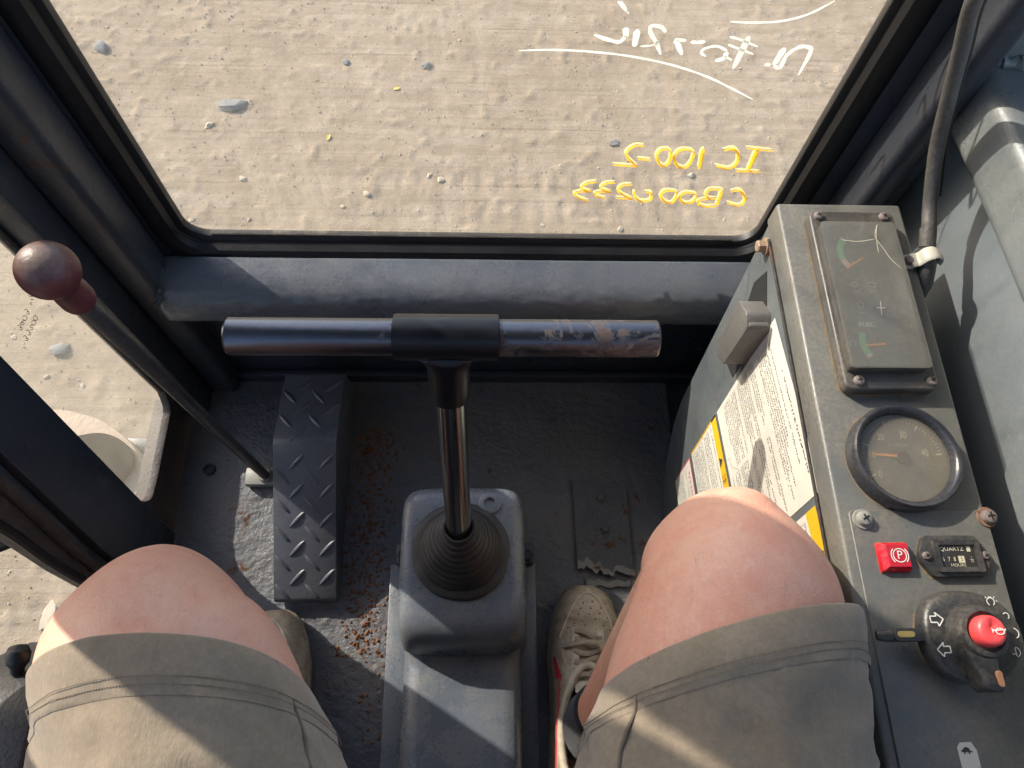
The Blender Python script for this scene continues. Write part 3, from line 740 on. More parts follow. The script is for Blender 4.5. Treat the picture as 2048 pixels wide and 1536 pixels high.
part('rubber_seal', frame_ring(WX0, WX1, WZ0, WZ1, 0.026, [(0.0, 0.5375), (0.0, 0.5285), (0.003, 0.5255), (0.006, 0.5240), (0.0065, 0.522), (0.004, 0.518), (0.006, 0.511), (0.012, 0.5065), (0.020, 0.5055), (0.0262, 0.508), (0.0275, 0.5375)]), 'rubber', ss)
part('seal_joint', box(-0.358, -0.352, 0.517, 0.5235, 0.3185, 0.325, 0.001), 'rubber', ss)
def strokes(st, y, scale=1.0):
    gs = []
    for i, (w, pts) in enumerate(st):
        yy = y + 0.00012 * i
        gs.append(place2d(ribbon2d(pts, w * scale), lambda u, v, yy=yy: (u, yy, v)))
    return gs
for g in strokes(WHITE_STROKES, 0.5350): part('white_marker_stroke', g, 'white_ink', ss, smooth=False)
for g in strokes(YELLOW_STROKES, 0.5350, 0.85): part('yellow_marker_stroke', g, 'yellow_ink', ss, smooth=False)
for g in strokes(YELLOW_STROKES, 0.5382, 0.92): part('pale_marker_edge', ([(v[0] - 0.0006, v[1], v[2] + 0.0002) for v in g[0]], g[1]), 'pale_ink', ss, smooth=False)
dl = [(x, 0.3262 + 0.0016 * mn.noise((x * 40, 1.7, 0)) + 0.0010 * mn.noise((x * 130, 4.0, 0))) for x in np.linspace(-0.335, 0.312, 110)]
part('dust_line', ([(x, 0.5300, 0.3250) for x, z in dl] + [(x, 0.5300, z + 0.0022) for x, z in dl], [(k, k + 1, 111 + k, 110 + k) for k in range(109)]), 'dust_tan', ss, smooth=False)

# left front post, side glass and door jamb
def lump(g, amp, fr):
    return [(v[0] + amp * mn.noise((v[0] * fr, v[1] * fr, v[2] * fr)), v[1] + amp * mn.noise((v[1] * fr, v[2] * fr, 4)), v[2]) for v in g[0]], g[1]
part('window_post', box(-0.432, -0.3885, 0.456, 0.5080, 0.0, 1.60, 0.009, 3), 'cab_worn', cab, label='dark worn steel post left of the windscreen')
part('window_post', box(0.3805, 0.4100, 0.456, 0.5080, 0.0, 1.60, 0.009, 3), 'cab', cab, label='dark steel post right of the windscreen')
part('corner_post', box(-0.482, -0.4325, 0.422, 0.5080, -0.02, 1.60, 0.006), 'cab_worn', cab, label='dark left corner post with rusty edge')
part('header', box(-0.50, 0.52, 0.505, 0.56, 1.462, 1.60, 0.006), 'cab', cab)
part('roof_panel', box(-0.54, 0.56, -0.78, 0.62, 1.60, 1.64, 0.012), 'cab', cab)
part('rear_panel', box(-0.50, 0.52, -0.76, -0.72, -0.02, 0.75, 0.004), 'cab', cab)
part('rear_post', box(-0.50, -0.44, -0.76, -0.70, 0.75, 1.60, 0.006), 'cab', cab)
part('rear_post', box(0.45, 0.505, -0.76, -0.7205, 0.75, 1.60, 0.006), 'cab', cab)
part('rear_window', box(-0.44, 0.46, -0.742, -0.738, 0.75, 1.60), 'glass_front', cab)
part('door_header', box(-0.505, -0.455, -0.70, 0.42, 1.52, 1.60, 0.006), 'cab', cab)

Lf = [(0.232, -0.02), (0.251, 0.122), (0.305, 0.458), (0.362, 0.80), (0.402, 1.10), (0.420, 1.25), (0.4215, 1.59)]
Lm = [(0.138, -0.02), (0.172, 0.197), (0.221, 0.42), (0.285, 0.80), (0.330, 1.10), (0.385, 1.52)]
Lb = [(0.106, -0.02), (0.137, 0.253), (0.160, 0.393), (0.212, 0.80), (0.255, 1.10), (0.315, 1.52)]
part('door_jamb', prism(Lf + Lm[::-1], 'x', -0.480, -0.452, 0.003), 'cab', cab, label='leaning dark steel door jamb left of the left knee')
Lm2 = [(a - 0.0005, b) for a, b in Lm]
part('weatherstrip', prism(Lm2 + Lb[::-1], 'x', -0.480, -0.461, 0.004), 'strip', cab, label='scuffed black weatherstrip along the door jamb')
lip = [(-0.4585, a - 0.018, b) for a, b in Lm2]
part('weatherstrip_lip', tube(lip, 0.0065, 10, smooth=4), 'strip', cab)
lip = [(-0.4640, a + 0.004, b) for a, b in Lb]
part('weatherstrip_bead', tube(lip, 0.0062, 10, smooth=4), 'rubber', cab)
part('jamb_plate', prism([(0.168, 0.215), (0.199, 0.345), (0.222, 0.44), (0.205, 0.46), (0.183, 0.36), (0.152, 0.23)], 'x', -0.4605, -0.4575, 0.001), 'cab', cab)
sg = part('side_window', prism([(0.4215, 0.065)] + [(0.4215, 1.24), (0.417, 1.24)] + Lf[1:5][::-1] + [(0.2425, 0.065)], 'x', -0.476, -0.472), 'glass_side', cab, label='narrow dusty side pane between corner post and door jamb')
part('shade_post', prism([(0.010, 0.46), (0.092, 0.46), (0.122, 0.70), (0.160, 1.0), (0.225, 1.52), (0.115, 1.52), (0.045, 1.0)], 'x', -0.484, -0.464, 0.004), 'cab', cab)  # unseen post, added and shaped to shade the shorts
# sill and rounded rubber corners of the side pane
part('rubber_seal', join(prism([(0.4212, 0.02), (0.4212, 0.115), (0.412, 0.090), (0.405, 0.076), (0.395, 0.0685), (0.30, 0.0705), (0.270, 0.074), (0.262, 0.080), (0.256, 0.095), (0.252, 0.118), (0.245, 0.08), (0.235, 0.02)], 'x', -0.4715, -0.4600, 0.0015),
                         tube([(-0.4655, 0.4185, z) for z in np.arange(0.10, 1.22, 0.08)], 0.0042, 8)), 'strip', sg)
part('side_panel', box(-0.492, -0.4595, 0.2385, 0.4210, -0.02, 0.0600, 0.002), 'strip', cab)
part('door_sill', box(-0.492, -0.4570, -0.72, 0.0995, -0.03, 0.004, 0.003), 'cab_worn', cab)
gs = []
for i, (w, pts) in enumerate(DARK_STROKES):
    gs.append(place2d(ribbon2d(pts, w, 4), lambda u, v, i=i: (-0.4716 + 0.00005 * i, u, v)))
for g in gs: part('dark_marker_stroke', g, 'dark_ink', sg, smooth=False)

# right side: corner post, square rail, wall panel
part('corner_post', box(0.4105, 0.505, 0.484, 0.5080, -0.02, 1.60, 0.006, 3), 'rail', cab, label='grey right corner post meeting the square rail')
def rail_geo():
    poly = rrect(0.4115, 0.505, 0.589, 0.650, 0.013, 5)
    rings = []
    for y in np.arange(-0.70, 0.4838, 0.010):
        k = 0.085 * (0.475 - y)                           # the rail climbs a little towards the rear
        rings.append([(x + 0.0007 * mn.noise((x * 60, y * 30, z * 60)), y, z + k + 0.0007 * mn.noise((x * 40, y * 40, z * 40 + 9))) for x, z in poly])
    return loft(rings)
part('side_rail', rail_geo(), 'rail', cab, label='square steel rail with rounded edge along the right wall')
wb = [(0.4105 + random.uniform(-.002, .002), 0.4815 + random.uniform(-.003, .003), 0.590 + 0.062 * t) for t in np.linspace(0, 1, 26)]
part('weld_bead', tube(wb, lambda t: 0.0052 + 0.0022 * math.sin(t * 61) + 0.001 * math.sin(t * 170), 10), 'rail', cab)
wb = [(0.4125 + 0.07 * t, 0.4825 + random.uniform(-.003, .003), 0.6505 + random.uniform(-.002, .002)) for t in np.linspace(0, 1, 26)]
part('weld_bead', tube(wb, lambda t: 0.0060 + 0.0022 * math.sin(t * 57) + 0.001 * math.sin(t * 190), 10), 'rail', cab)
part('right_wall', box(0.4385, 0.446, -0.71, 0.4835, -0.02, 0.610, 0.001), 'wall_right', cab, label='scuffed grey panel on the right behind the console')
part('right_window', box(0.478, 0.482, -0.70, 0.4835, 0.640, 1.50), 'glass_front', cab)
part('right_header', box(0.450, 0.505, -0.70, 0.4835, 1.50, 1.60, 0.006), 'cab', cab)
part('right_post', box(0.450, 0.505, -0.72, -0.66, 0.60, 1.50, 0.006), 'cab', cab)

# ------------------------------------------------------------ slab with dark top, added for the shade and reflection in the side pane
slab = thing('shade_slab', 'added tan slab with a dark top imitating shade and reflection in the side pane', 'step', (-0.64, 0.35, -0.15))
part('plate', prism(round_poly([(-0.80, 0.465), (-0.724, 0.471), (-0.655, 0.452), (-0.600, 0.415), (-0.562, 0.370), (-0.540, 0.311), (-0.540, 0.285), (-0.62, 0.300), (-0.80, 0.28)], 0.02, 4), 'z', -0.135, -0.105, 0.006, 2), 'dust_tan', slab)  # added tan rim, imitates the reflection around the dark shape
part('shade_pad', prism(round_poly([(-0.84, 0.36), (-0.70, 0.412), (-0.640, 0.424), (-0.600, 0.408), (-0.574, 0.374), (-0.592, 0.338), (-0.722, 0.243), (-0.84, 0.19)], 0.02, 5), 'z', -0.104, -0.088, 0.005, 2), 'shade_pad', slab)  # dark shape added where shade lies on the dusty glass
part('bracket', join(box(-0.66, -0.47, 0.33, 0.36, -0.165, -0.1355, 0.003), box(-0.66, -0.47, 0.40, 0.43, -0.165, -0.1355, 0.003)), 'cab', slab)

# ------------------------------------------------------------ rust crumbs lying on the floor
def rspot():
    while True:
        y = random.uniform(0.06, 0.40); x = random.gauss(-0.170, 0.020)
        if random.random() < 0.09: x, y = random.gauss(-0.135, 0.02), random.uniform(-0.05, 0.07)
        if -0.204 < x < -0.112: return x, y
fz = lambda x, y: float(floor_z(np.array([x]), np.array([y]))[0])
solo('rust_crumbs', crumbs(1300, rspot, lambda: random.choice((0.0009, 0.0011, 0.0014, 0.0018, 0.0026, 0.0036)), fz), 'rust_crumb',
     label='orange rust crumbs scattered on the floor beside the pedal', cat='debris', kind='stuff', smooth=False)

# ------------------------------------------------------------ tread-plate pedal
ped = thing('foot_pedal', 'dark grey tread-plate pedal on the floor left of the lever housing', 'pedal', (-0.248, 0.29, 0))
PX0, PX1 = -0.2915, -0.2045
prof = round_poly([(0.1325, 0.004), (0.1325, 0.022), (0.331, 0.116), (0.338, 0.117), (0.448, 0.098), (0.462, 0.004)], 0.006, 3)
part('tread_plate', prism(prof, 'x', PX0, PX1, 0.0022), 'pedal', ped, angle=0.5)
def tread_shape():
    n = 9; V, F = [], []
    for i in range(n):
        t = -1 + 2 * i / (n - 1); w = 0.0034 * math.sqrt(max(0.0, 1 - t * t)) + 0.00015; h = 0.0024 * (1 - t * t) ** 0.7
        V += [(t * 0.0162, -w, -0.0003), (t * 0.0162, -w * 0.45, h), (t * 0.0162, w * 0.45, h), (t * 0.0162, w, -0.0003)]
    for i in range(n - 1):
        for k in range(3): F.append((4 * i + k, 4 * i + k + 1, 4 * i + k + 5, 4 * i + k + 4))
    return V, F
treadm = make_mesh('tread', tread_shape(), 'pedal', angle=1.0)
def slope_pt(s):                                      # distance along the plate from its lower end
    pts = [Vector((0.1325, 0.022)), Vector((0.3345, 0.1172)), Vector((0.448, 0.098))]
    for a, b in zip(pts, pts[1:]):
        L = (b - a).length
        if s <= L: return a + (b - a) * (s / L), math.atan2(b.y - a.y, b.x - a.x)
        s -= L
    return None, 0
pitch = 0.0405
for row in range(9):
    for colm in range(4):
        s = 0.013 + row * pitch + (pitch / 2 if colm % 2 else 0)
        p, ang = slope_pt(s)
        if p is None or abs(p.x - 0.335) < 0.010 or p.x > 0.436: continue
        o = bpy.data.objects.new('tread', treadm); COL.objects.link(o); o.parent = ped
        x = PX0 + 0.0125 + colm * 0.0205
        o.matrix_local = Matrix.Translation(Vector((x, p.x, p.y)) - ORIGIN[ped.name]) @ Matrix.Rotation(ang, 4, 'X') @ Matrix.Rotation(math.radians(47 if colm % 2 else 133), 4, 'Z')

# ------------------------------------------------------------ lever housing with bellows
hou = thing('lever_housing', 'dusty grey steel housing on the floor around the T lever', 'lever housing', (-0.026, 0.1, 0))
def se(cx, cy, rx, ry, z, n=48, p=5.0):
    out = []
    for k in range(n):
        a = 2 * math.pi * k / n; c, s = math.cos(a), math.sin(a)
        out.append((cx + rx * math.copysign(abs(c) ** (2 / p), c), cy + ry * math.copysign(abs(s) ** (2 / p), s), z))
    return out
# upper box as a rounded loft; its rear shoulder rolls down to the lower tunnel
rg = []
yA, yB = 0.2565, 0.058
for z, ins in ((0.0, -0.010), (0.06, -0.006), (0.12, -0.002), (0.150, 0.0), (0.160, 0.0012), (0.1665, 0.0045), (0.1705, 0.010), (0.172, 0.018), (0.1722, 0.03)):
    rear = yB + (0 if z < 0.12 else ((z - 0.12) / 0.052) ** 2 * 0.022)
    rg.append(se(-0.026, (yA + rear) / 2, 0.0785 - ins, (yA - rear) / 2 - ins, z, 64, 7))
body = part('housing_cover', loft(rg, False, True), 'cover', hou, angle=None)
def tunnel():
    rings = []
    for y in np.arange(0.075, -0.42, -0.012):
        zt = 0.098 + 0.022 * min(1, max(0, (0.06 - y) / 0.25)) + (0.03 * max(0, (y - 0.05) / 0.025) ** 2)
        w = 0.0745
        r = []
        pts = [(-w - 0.003, 0.0), (-w - 0.0015, zt * 0.5), (-w, zt - 0.022), (-w + 0.004, zt - 0.009), (-w + 0.011, zt - 0.002), (-w + 0.024, zt)]
        pts = pts + [(-0.02, zt + 0.001), (0.02, zt + 0.001)] + [(-a, b) for a, b in pts[::-1]]
        for a, b in pts: r.append((-0.026 + a, y, b))
        rings.append(r)
    return loft(rings, True, True)
part('tunnel_cover', tunnel(), 'cover', hou, angle=0.9)
part('base_flange', join(box(-0.134, -0.100, -0.42, 0.185, 0.0, 0.006, 0.0015), box(0.048, 0.076, -0.42, 0.185, 0.0, 0.006, 0.0015)), 'cover', hou)
for sx in (-0.111, 0.061):
    part('clamp_bolt', join(box(sx - 0.010, sx + 0.010, 0.175, 0.205, 0.03, 0.06, 0.004), lathe([(0.009, 0.058), (0.009, 0.066), (0.006, 0.069)], (sx, 0.186, 0), 6)), 'cab', hou)
part('grommet', join(lathe([(0.014, 0.1715), (0.014, 0.1755), (0.011, 0.177), (0.007, 0.1768), (0.006, 0.172)], (0.008, 0.232, 0), 24)), 'cover', hou)
BC = Vector((-0.028, 0.172))
prof = [(0.0605, 0.1720), (0.0610, 0.1745), (0.0585, 0.1768), (0.0535, 0.1776), (0.0515, 0.1782)]
r0, z0 = 0.0515, 0.1785
nr = 8
for i in range(nr):
    r1 = 0.0515 - (0.0515 - 0.019) * ((i + 1) / nr); z1 = 0.1785 + 0.062 * ((i + 1) / nr) ** 0.9
    prof += [(r0, z0 + 0.0015), (r0 - 0.0006, z0 + 0.0048), ((r0 + r1) / 2 + 0.0005, z0 + 0.0058), (r1 + 0.0012, z1 - 0.0012), (r1, z1)]
    r0, z0 = r1, z1
prof += [(0.0185, 0.2440), (0.0190, 0.2485), (0.0180, 0.2505), (0.0160, 0.2500), (0.0162, 0.242)]
bellows = lathe(prof, (BC.x, BC.y, 0), 56)
bellows = ([(v[0] + 0.0022 * mn.noise((v[0] * 30, v[1] * 30, v[2] * 60)), v[1] + (v[2] - 0.172) * 0.17 + 0.0022 * mn.noise((v[1] * 30, v[2] * 60, v[0] * 30 + 5)), v[2] + 0.0022 * mn.noise((v[0] * 34, v[1] * 34, 9))) for v in bellows[0]], bellows[1])
part('rubber_bellows', bellows, 'boot', hou, angle=0.9, label='dusty black ribbed rubber bellows')

# ------------------------------------------------------------ T lever
A = Vector((-0.0282, 0.184, 0.236)); B = Vector((-0.0335, 0.3000, 0.500))
tl = thing('control_lever', 'chromed T-handle lever with black centre sleeve standing in the housing', 'lever', tuple(A))
dirv = (B - A).normalized()
part('shaft', tube([A - dirv * 0.04, A.lerp(B, 0.5), B], lambda t: 0.0150 if t < 0.6 else 0.0142, 28), 'shaft', tl)
sl = A.lerp(B, 0.745)
L = (B - sl).length
def stem():
    rings = []
    for h, rx, ry in ((0.0, 0.0150, 0.0150), (0.0008, 0.0182, 0.0182), (0.004, 0.0192, 0.0192), (0.02, 0.0196, 0.0196), (L * 0.52, 0.0200, 0.0198), (L * 0.60, 0.0212, 0.0200), (L * 0.68, 0.0240, 0.0201), (L * 0.735, 0.0285, 0.0201), (L * 0.78, 0.0350, 0.0190), (L * 0.85, 0.036, 0.015), (L, 0.036, 0.010)):
        rings.append([(rx * math.cos(2 * math.pi * k / 40), ry * math.sin(2 * math.pi * k / 40), h) for k in range(40)])
    return orient(loft(rings, False, True), sl, dirv)
part('sleeve', join(stem(),
    lathe([(0.0168, -0.0468), (0.0208, -0.0464), (0.0210, -0.0440), (0.0210, 0.0440), (0.0208, 0.0464), (0.0168, 0.0468)], (B.x, B.y, B.z), 40, 'x')), 'sleeve', tl, angle=0.5, label='black rubber T sleeve')
def bar(x0, x1, endleft):
    pr = [(0.0168, x0), (0.0168, x1)]
    if endleft: pr = [(0.0138, x0 - 0.0030), (0.0158, x0 - 0.0024), (0.0169, x0 - 0.0006), (0.0168, x0 + 0.002), (0.0168, x1)]
    else: pr = [(0.0168, x0), (0.0168, x1 - 0.002), (0.0169, x1 + 0.0006), (0.0158, x1 + 0.0024), (0.0138, x1 + 0.003)]
    g = lathe(pr, (0, B.y, B.z), 40, 'x')
    return g
part('grip', bar(-0.2245, -0.0808, True), 'chrome', tl, angle=0.5, label='bright chromed left half of the grip')
part('grip', bar(0.0136, 0.1545, False), 'chrome_rusty', tl, angle=0.5, label='pitted rusty right half of the grip')

# ------------------------------------------------------------ red-knobbed lever
hl = thing('hand_lever', 'long black lever with a worn dark red ball knob on the left', 'lever', (-0.327, 0.316, 0))
K = Vector((-0.2985, 0.2745, 0.645)); Q0 = Vector((-0.3265, 0.3155, 0.012))
kd = (Q0 - K).normalized()
part('rod', tube([K + kd * 0.052, K.lerp(Q0, 0.5), Q0], lambda t: 0.0070 if t < 0.55 else 0.0068, 20), paint('lever_black', (0.020, 0.020, 0.023), 0.34, dust=0.25, dscale=26, dustcol=(0.22, 0.20, 0.18), bscale=150, bstr=0.3, scratch=0.35), hl)
kp = []
for i in range(19):
    a = math.pi * i / 22
    kp.append((max(0.0004, 0.0203 * math.sin(a)), -0.0203 * math.cos(a)))
neck = [(0.0112, 0.0185), (0.0118, 0.024), (0.0126, 0.033), (0.0126, 0.042), (0.0116, 0.0465), (0.0095, 0.0490), (0.0080, 0.0490)]
kn = part('knob', orient(lathe(kp[:-1] + neck, (0, 0, 0), 40), K, kd), 'knob', hl, angle=0.9, label='worn dark red ball knob')
part('foot_bracket', join(box(-0.357, -0.300, 0.3015, 0.3290, 0.0, 0.016, 0.003), lathe([(0.0105, 0.0), (0.0105, 0.02), (0.009, 0.022)], (-0.3265, 0.3155, 0), 20)), 'zinc', hl)

# ------------------------------------------------------------ instrument console on the right
con = thing('instrument_console', 'grey steel instrument console with gauges, switch and stickers on the right', 'console', (0.32, 0.15, 0))
CX0, CX1, CZ = 0.2665, 0.3815, 0.5500
side = [(0.4120, 0.528), (0.4085, 0.500), (0.374, 0.180), (0.360, 0.130), (0.318, 0.06), (0.270, 0.018), (0.245, 0.0), (-0.45, 0.0), (-0.45, 0.528)]
part('side_panel', prism(side, 'x', 0.2685, 0.3790, 0.0015), 'console_side', con, label='grey side panel carrying the stickers')
part('top_cover', prism([(CX0, 0.4145), (CX1, 0.4145), (CX1, -0.45), (CX0, -0.45)], 'z', 0.5230, CZ, 0.0030, 3), 'console', con)
part('seam_strip', box(0.2655, 0.2675, -0.45, 0.395, 0.5195, 0.5222, 0.0006), 'strip', con)
part('switch_panel', prism(rrect(0.2745, 0.3808, -0.44, 0.1295, 0.004, 3), 'z', CZ + 0.0002, CZ + 0.0016, 0.0005, 1), 'console', con)

def screw(parent, x, y, z, r=0.0046, h=0.0036, washer=0.0, m='screw', rot=0.4, wm='washer'):
    gs = [lathe([(r, 0), (r, h * 0.45), (r * 0.86, h * 0.8), (r * 0.5, h * 0.98), (r * 0.04, h)], (x, y, z + (0.0012 if washer else 0)), 24)]
    o = part('screw', gs[0], m, parent)
    zz = z + h + (0.0012 if washer else 0) + 0.00015
    cr = join(line2d(-r * 0.52, 0, r * 0.52, 0, r * 0.26), )
    c2 = move2d(line2d(-r * 0.52, 0, r * 0.52, 0, r * 0.26), 0, 0, math.pi / 2)
    part('cross_slot', join(onz(move2d(cr, x, y, rot), zz), onz(move2d(c2, x, y, rot), zz + 0.0001)), 'black_hole', o, smooth=False)
    if washer:
        part('washer', lathe([(washer, 0), (washer, 0.0008), (washer * 0.96, 0.0013), (r * 0.9, 0.0014)], (x, y, z), 24), wm, o)
    return o
# sub-parts of a part may not nest further, so panel screws hang from the console itself
def con_screw(*a, **k): return screw(con, *a, **k)
con_screw(0.2842, 0.1223, CZ + 0.0016, 0.0056, 0.0050, 0.0078, 'zinc', 0.5, 'zinc')
con_screw(0.3800, 0.1235, CZ + 0.0016, 0.0056, 0.0050, 0.0078, 'screw', 0.1)

# gauge cluster
def prism_taper(poly0, z0, poly1, z1):
    n = len(poly0); V = [(x, y, z0) for x, y in poly0] + [(x, y, z1) for x, y in poly1]
    return V, [tuple(range(n))[::-1], tuple(range(n, 2 * n))] + [(i, (i + 1) % n, n + (i + 1) % n, n + i) for i in range(n)]
GX0, GX1, GY0, GY1 = 0.2872, 0.3640, 0.2240, 0.3968
gc = part('gauge_cluster', prism(rrect(GX0, GX1, GY0, GY1, 0.007, 5), 'z', CZ, CZ + 0.0125, 0.0024, 3), 'plate', con, label='rectangular dusty gauge cluster with temperature and fuel gauges')
part('dial_block', prism(rrect(0.2900, 0.3545, 0.2385, 0.3765, 0.003, 3), 'z', CZ + 0.0122, CZ + 0.0212, 0.0012, 2), 'plate', gc)
LZ = CZ + 0.0213
part('dial_face', onz(([(0.2918, 0.2403), (0.3527, 0.2403), (0.3527, 0.3747), (0.2918, 0.3747)], [(0, 1, 2, 3)]), LZ), 'dial', gc, smooth=False)
part('lens', prism(rrect(0.2895, 0.3550, 0.2380, 0.3770, 0.003, 3), 'z', LZ + 0.0010, LZ + 0.0030, 0.0008, 2), 'glass_lens', gc)
for x, y, q in ((0.2951, 0.3905, 0.3), (0.3540, 0.3903, 0.9), (0.2985, 0.2312, 0.2), (0.3578, 0.2312, 0.6)):
    screw_geo = lathe([(0.0043, 0), (0.0043, 0.0015), (0.0036, 0.0028), (0.002, 0.0034), (0.0002, 0.0036)], (x, y, CZ + 0.0124), 24)
    part('screw', screw_geo, 'screw', gc)
    z = CZ + 0.0124 + 0.0037
    c1 = line2d(-0.0023, 0, 0.0023, 0, 0.0011)
    part('cross_slot', join(onz(move2d(c1, x, y, q), z), onz(move2d(c1, x, y, q + 1.57), z + 0.0001)), 'black_hole', gc, smooth=False)
PZ = LZ + 0.0003
def arcp(cx, cy, r, w, a0, a1, m, z=PZ): part('gauge_scale', onz(arc2d(cx, cy, r, w, a0, a1), z), m, gc, smooth=False)
arcp(0.3235, 0.3460, 0.0212, 0.0052, 143, 196, 'print_green'); arcp(0.3235, 0.3460, 0.0212, 0.0052, 196.5, 222, 'print_pink'); arcp(0.3235, 0.3460, 0.0212, 0.0052, 137, 142.5, 'print_pink')
part('needle', onz(line2d(0.3045, 0.3308, 0.3205, 0.3412, 0.0015), PZ + 0.0002), 'needle', gc, smooth=False)
arcp(0.3250, 0.2608, 0.0212, 0.0052, 155, 208, 'print_green'); arcp(0.3250, 0.2608, 0.0212, 0.0052, 208.5, 216, 'print_pink')
part('needle', onz(line2d(0.3055, 0.2582, 0.3222, 0.2597, 0.0016), PZ + 0.0002), 'needle', gc, smooth=False)
part('gauge_lettering', onz(move2d(text2d('FUEL', 0.0058), 0.3102, 0.2769, 0.0), PZ), 'print_white', gc, smooth=False)
part('gauge_lettering', onz(join(move2d(text2d('F', 0.0040), 0.2985, 0.2705), move2d(text2d('E', 0.0040), 0.3020, 0.2425), move2d(text2d('H', 0.0036), 0.3010, 0.3610), move2d(text2d('C', 0.0036), 0.3000, 0.3285)), PZ), 'print_faint', gc, smooth=False)
ic = [arc2d(0.3079, 0.3150, 0.0022, 0.0006, 0, 360), line2d(0.3035, 0.315, 0.3052, 0.315, 0.0006), line2d(0.3106, 0.315, 0.3124, 0.315, 0.0006)]
ic += [line2d(*q, 0.0006) for q in ((0.3200, 0.3168, 0.3256, 0.3168), (0.3200, 0.3130, 0.3256, 0.3130), (0.3200, 0.3130, 0.3200, 0.3168), (0.3256, 0.3130, 0.3256, 0.3168), (0.3060, 0.3078, 0.3116, 0.3078), (0.3198, 0.3078, 0.3246, 0.3078), (0.3062, 0.2880, 0.3112, 0.2880), (0.2935, 0.2570, 0.2935, 0.2625), (0.2935, 0.2625, 0.2972, 0.2625), (0.2972, 0.2625, 0.2972, 0.2570))]
ic += [arc2d(0.3090, 0.2955, 0.0026, 0.0006, 0, 360)]
part('gauge_icon', join(*[onz(g, PZ + 0.00003 * i) for i, g in enumerate(ic)]), 'print_faint', gc, smooth=False)
part('scratch_mark', join(onz(line2d(0.3205, 0.2913, 0.3275, 0.2913, 0.0006), LZ + 0.0032), onz(line2d(0.3248, 0.2976, 0.3231, 0.2845, 0.0006), LZ + 0.0033)), 'print_faint', gc, smooth=False)
crk = [((0.3392, 0.3741), (0.3352, 0.3655), (0.3347, 0.3589), (0.3392, 0.3480), (0.3430, 0.3385), (0.3500, 0.3288)), ((0.3347, 0.3589), (0.3180, 0.3560), (0.3040, 0.3575)), ((0.3347, 0.3589), (0.3335, 0.3440)), ((0.3380, 0.3735), (0.3362, 0.3660), (0.3347, 0.3589))]
part('lens_crack', join(*[onz(ribbon2d(c, 0.00045, 4, 0.2), LZ + 0.0032 + 0.00005 * i) for i, c in enumerate(crk)]), 'print_cream', gc, smooth=False, label='pale crack across the lens')

# tachometer
TX, TY, TR = 0.3240, 0.1692, 0.0424
tc = part('tachometer', lathe([(TR, 0.0), (TR, 0.0100), (TR - 0.0006, 0.0130), (TR - 0.0022, 0.0148), (TR - 0.0042, 0.0146), (TR - 0.0062, 0.0122), (TR - 0.0074, 0.0085), (TR - 0.0078, 0.006)], (TX, TY, CZ), 72, cap=False), 'bezel', con, angle=0.8, label='round tachometer with dark bezel and dusty face')
DR = TR - 0.0076
part('dial_face', lathe([(DR, 0.0046), (0.0002, 0.0048)], (TX, TY, CZ), 64), 'dial', tc)
part('dial_glass', lathe([(DR, 0.0076), (DR, 0.0082), (0.0002, 0.0083)], (TX, TY, CZ), 64), 'glass_dial', tc)
tz = CZ + 0.0052
sc = DR / 0.0350
for s, x, y, sz in (('20', 0.3102, 0.1863, 0.0078), ('30', 0.3283, 0.1879, 0.0084), ('40', 0.3425, 0.1734, 0.0082), ('10', 0.3003, 0.1715, 0.0074), ('0', 0.3035, 0.1560, 0.0080)):
    part('dial_number', onz(move2d(text2d(s, sz, xs=0.72), x, y), tz), 'print_cream', tc, smooth=False)
part('dial_number', onz(move2d(text2d('X100rpm', 0.0044), 0.3232, 0.1798), tz), 'print_faint', tc, smooth=False)
tk = []
for i in range(41):
    a = math.radians(208 - i * 5.05 - 0.0)
    big = i % 10 == 0
    r1, r0 = 0.0318, 0.0318 - (0.0048 if big else 0.0022)
    tk.append(onz(line2d(TX + r0 * math.cos(a), TY + r0 * math.sin(a), TX + r1 * math.cos(a), TY + r1 * math.sin(a), 0.0013 if big else 0.0005), tz))
part('dial_tick', join(*tk), 'print_cream', tc, smooth=False)
part('needle', onz(([(0.3012, 0.1728), (0.3012, 0.1714), (0.3195, 0.1695), (0.3200, 0.1704), (0.3195, 0.1716)], [(0, 1, 2, 3, 4)]), tz + 0.0012), 'needle', tc, smooth=False)
part('needle_hub', lathe([(0.0052, 0.0053), (0.0048, 0.0070), (0.0003, 0.0072)], (TX, TY, CZ), 28), 'plastic', tc)

# parking brake lamp
PL = (0.2890, 0.3118, 0.0828, 0.1048)
lp = part('warning_lamp', prism_taper(rrect(PL[0], PL[1], PL[2], PL[3], 0.0008, 2), CZ + 0.0016, rrect(PL[0] + 0.0008, PL[1] - 0.0008, PL[2] + 0.0008, PL[3] - 0.0008, 0.0008, 2), CZ + 0.0060), 'red_lens', con, label='square red parking brake lamp')
part('lens', prism_taper(rrect(PL[0] + 0.0008, PL[1] - 0.0008, PL[2] + 0.0008, PL[3] - 0.0008, 0.0008, 2), CZ + 0.0061, rrect(PL[0] + 0.0046, PL[1] - 0.0024, PL[2] + 0.0034, PL[3] - 0.0030, 0.0005, 2), CZ + 0.0088), 'red_lens', lp, smooth=False)
px, py = 0.3022, 0.0942; iz = CZ + 0.0092
part('parking_symbol', join(onz(arc2d(px, py, 0.0048, 0.0007, 0, 360, 40), iz), onz(arc2d(px, py, 0.0063, 0.0007, -48, 48), iz), onz(arc2d(px, py, 0.0063, 0.0007, 132, 228), iz), onz(move2d(text2d('P', 0.0086), px, py), iz + 0.00005)), 'print_white', lp, smooth=False)

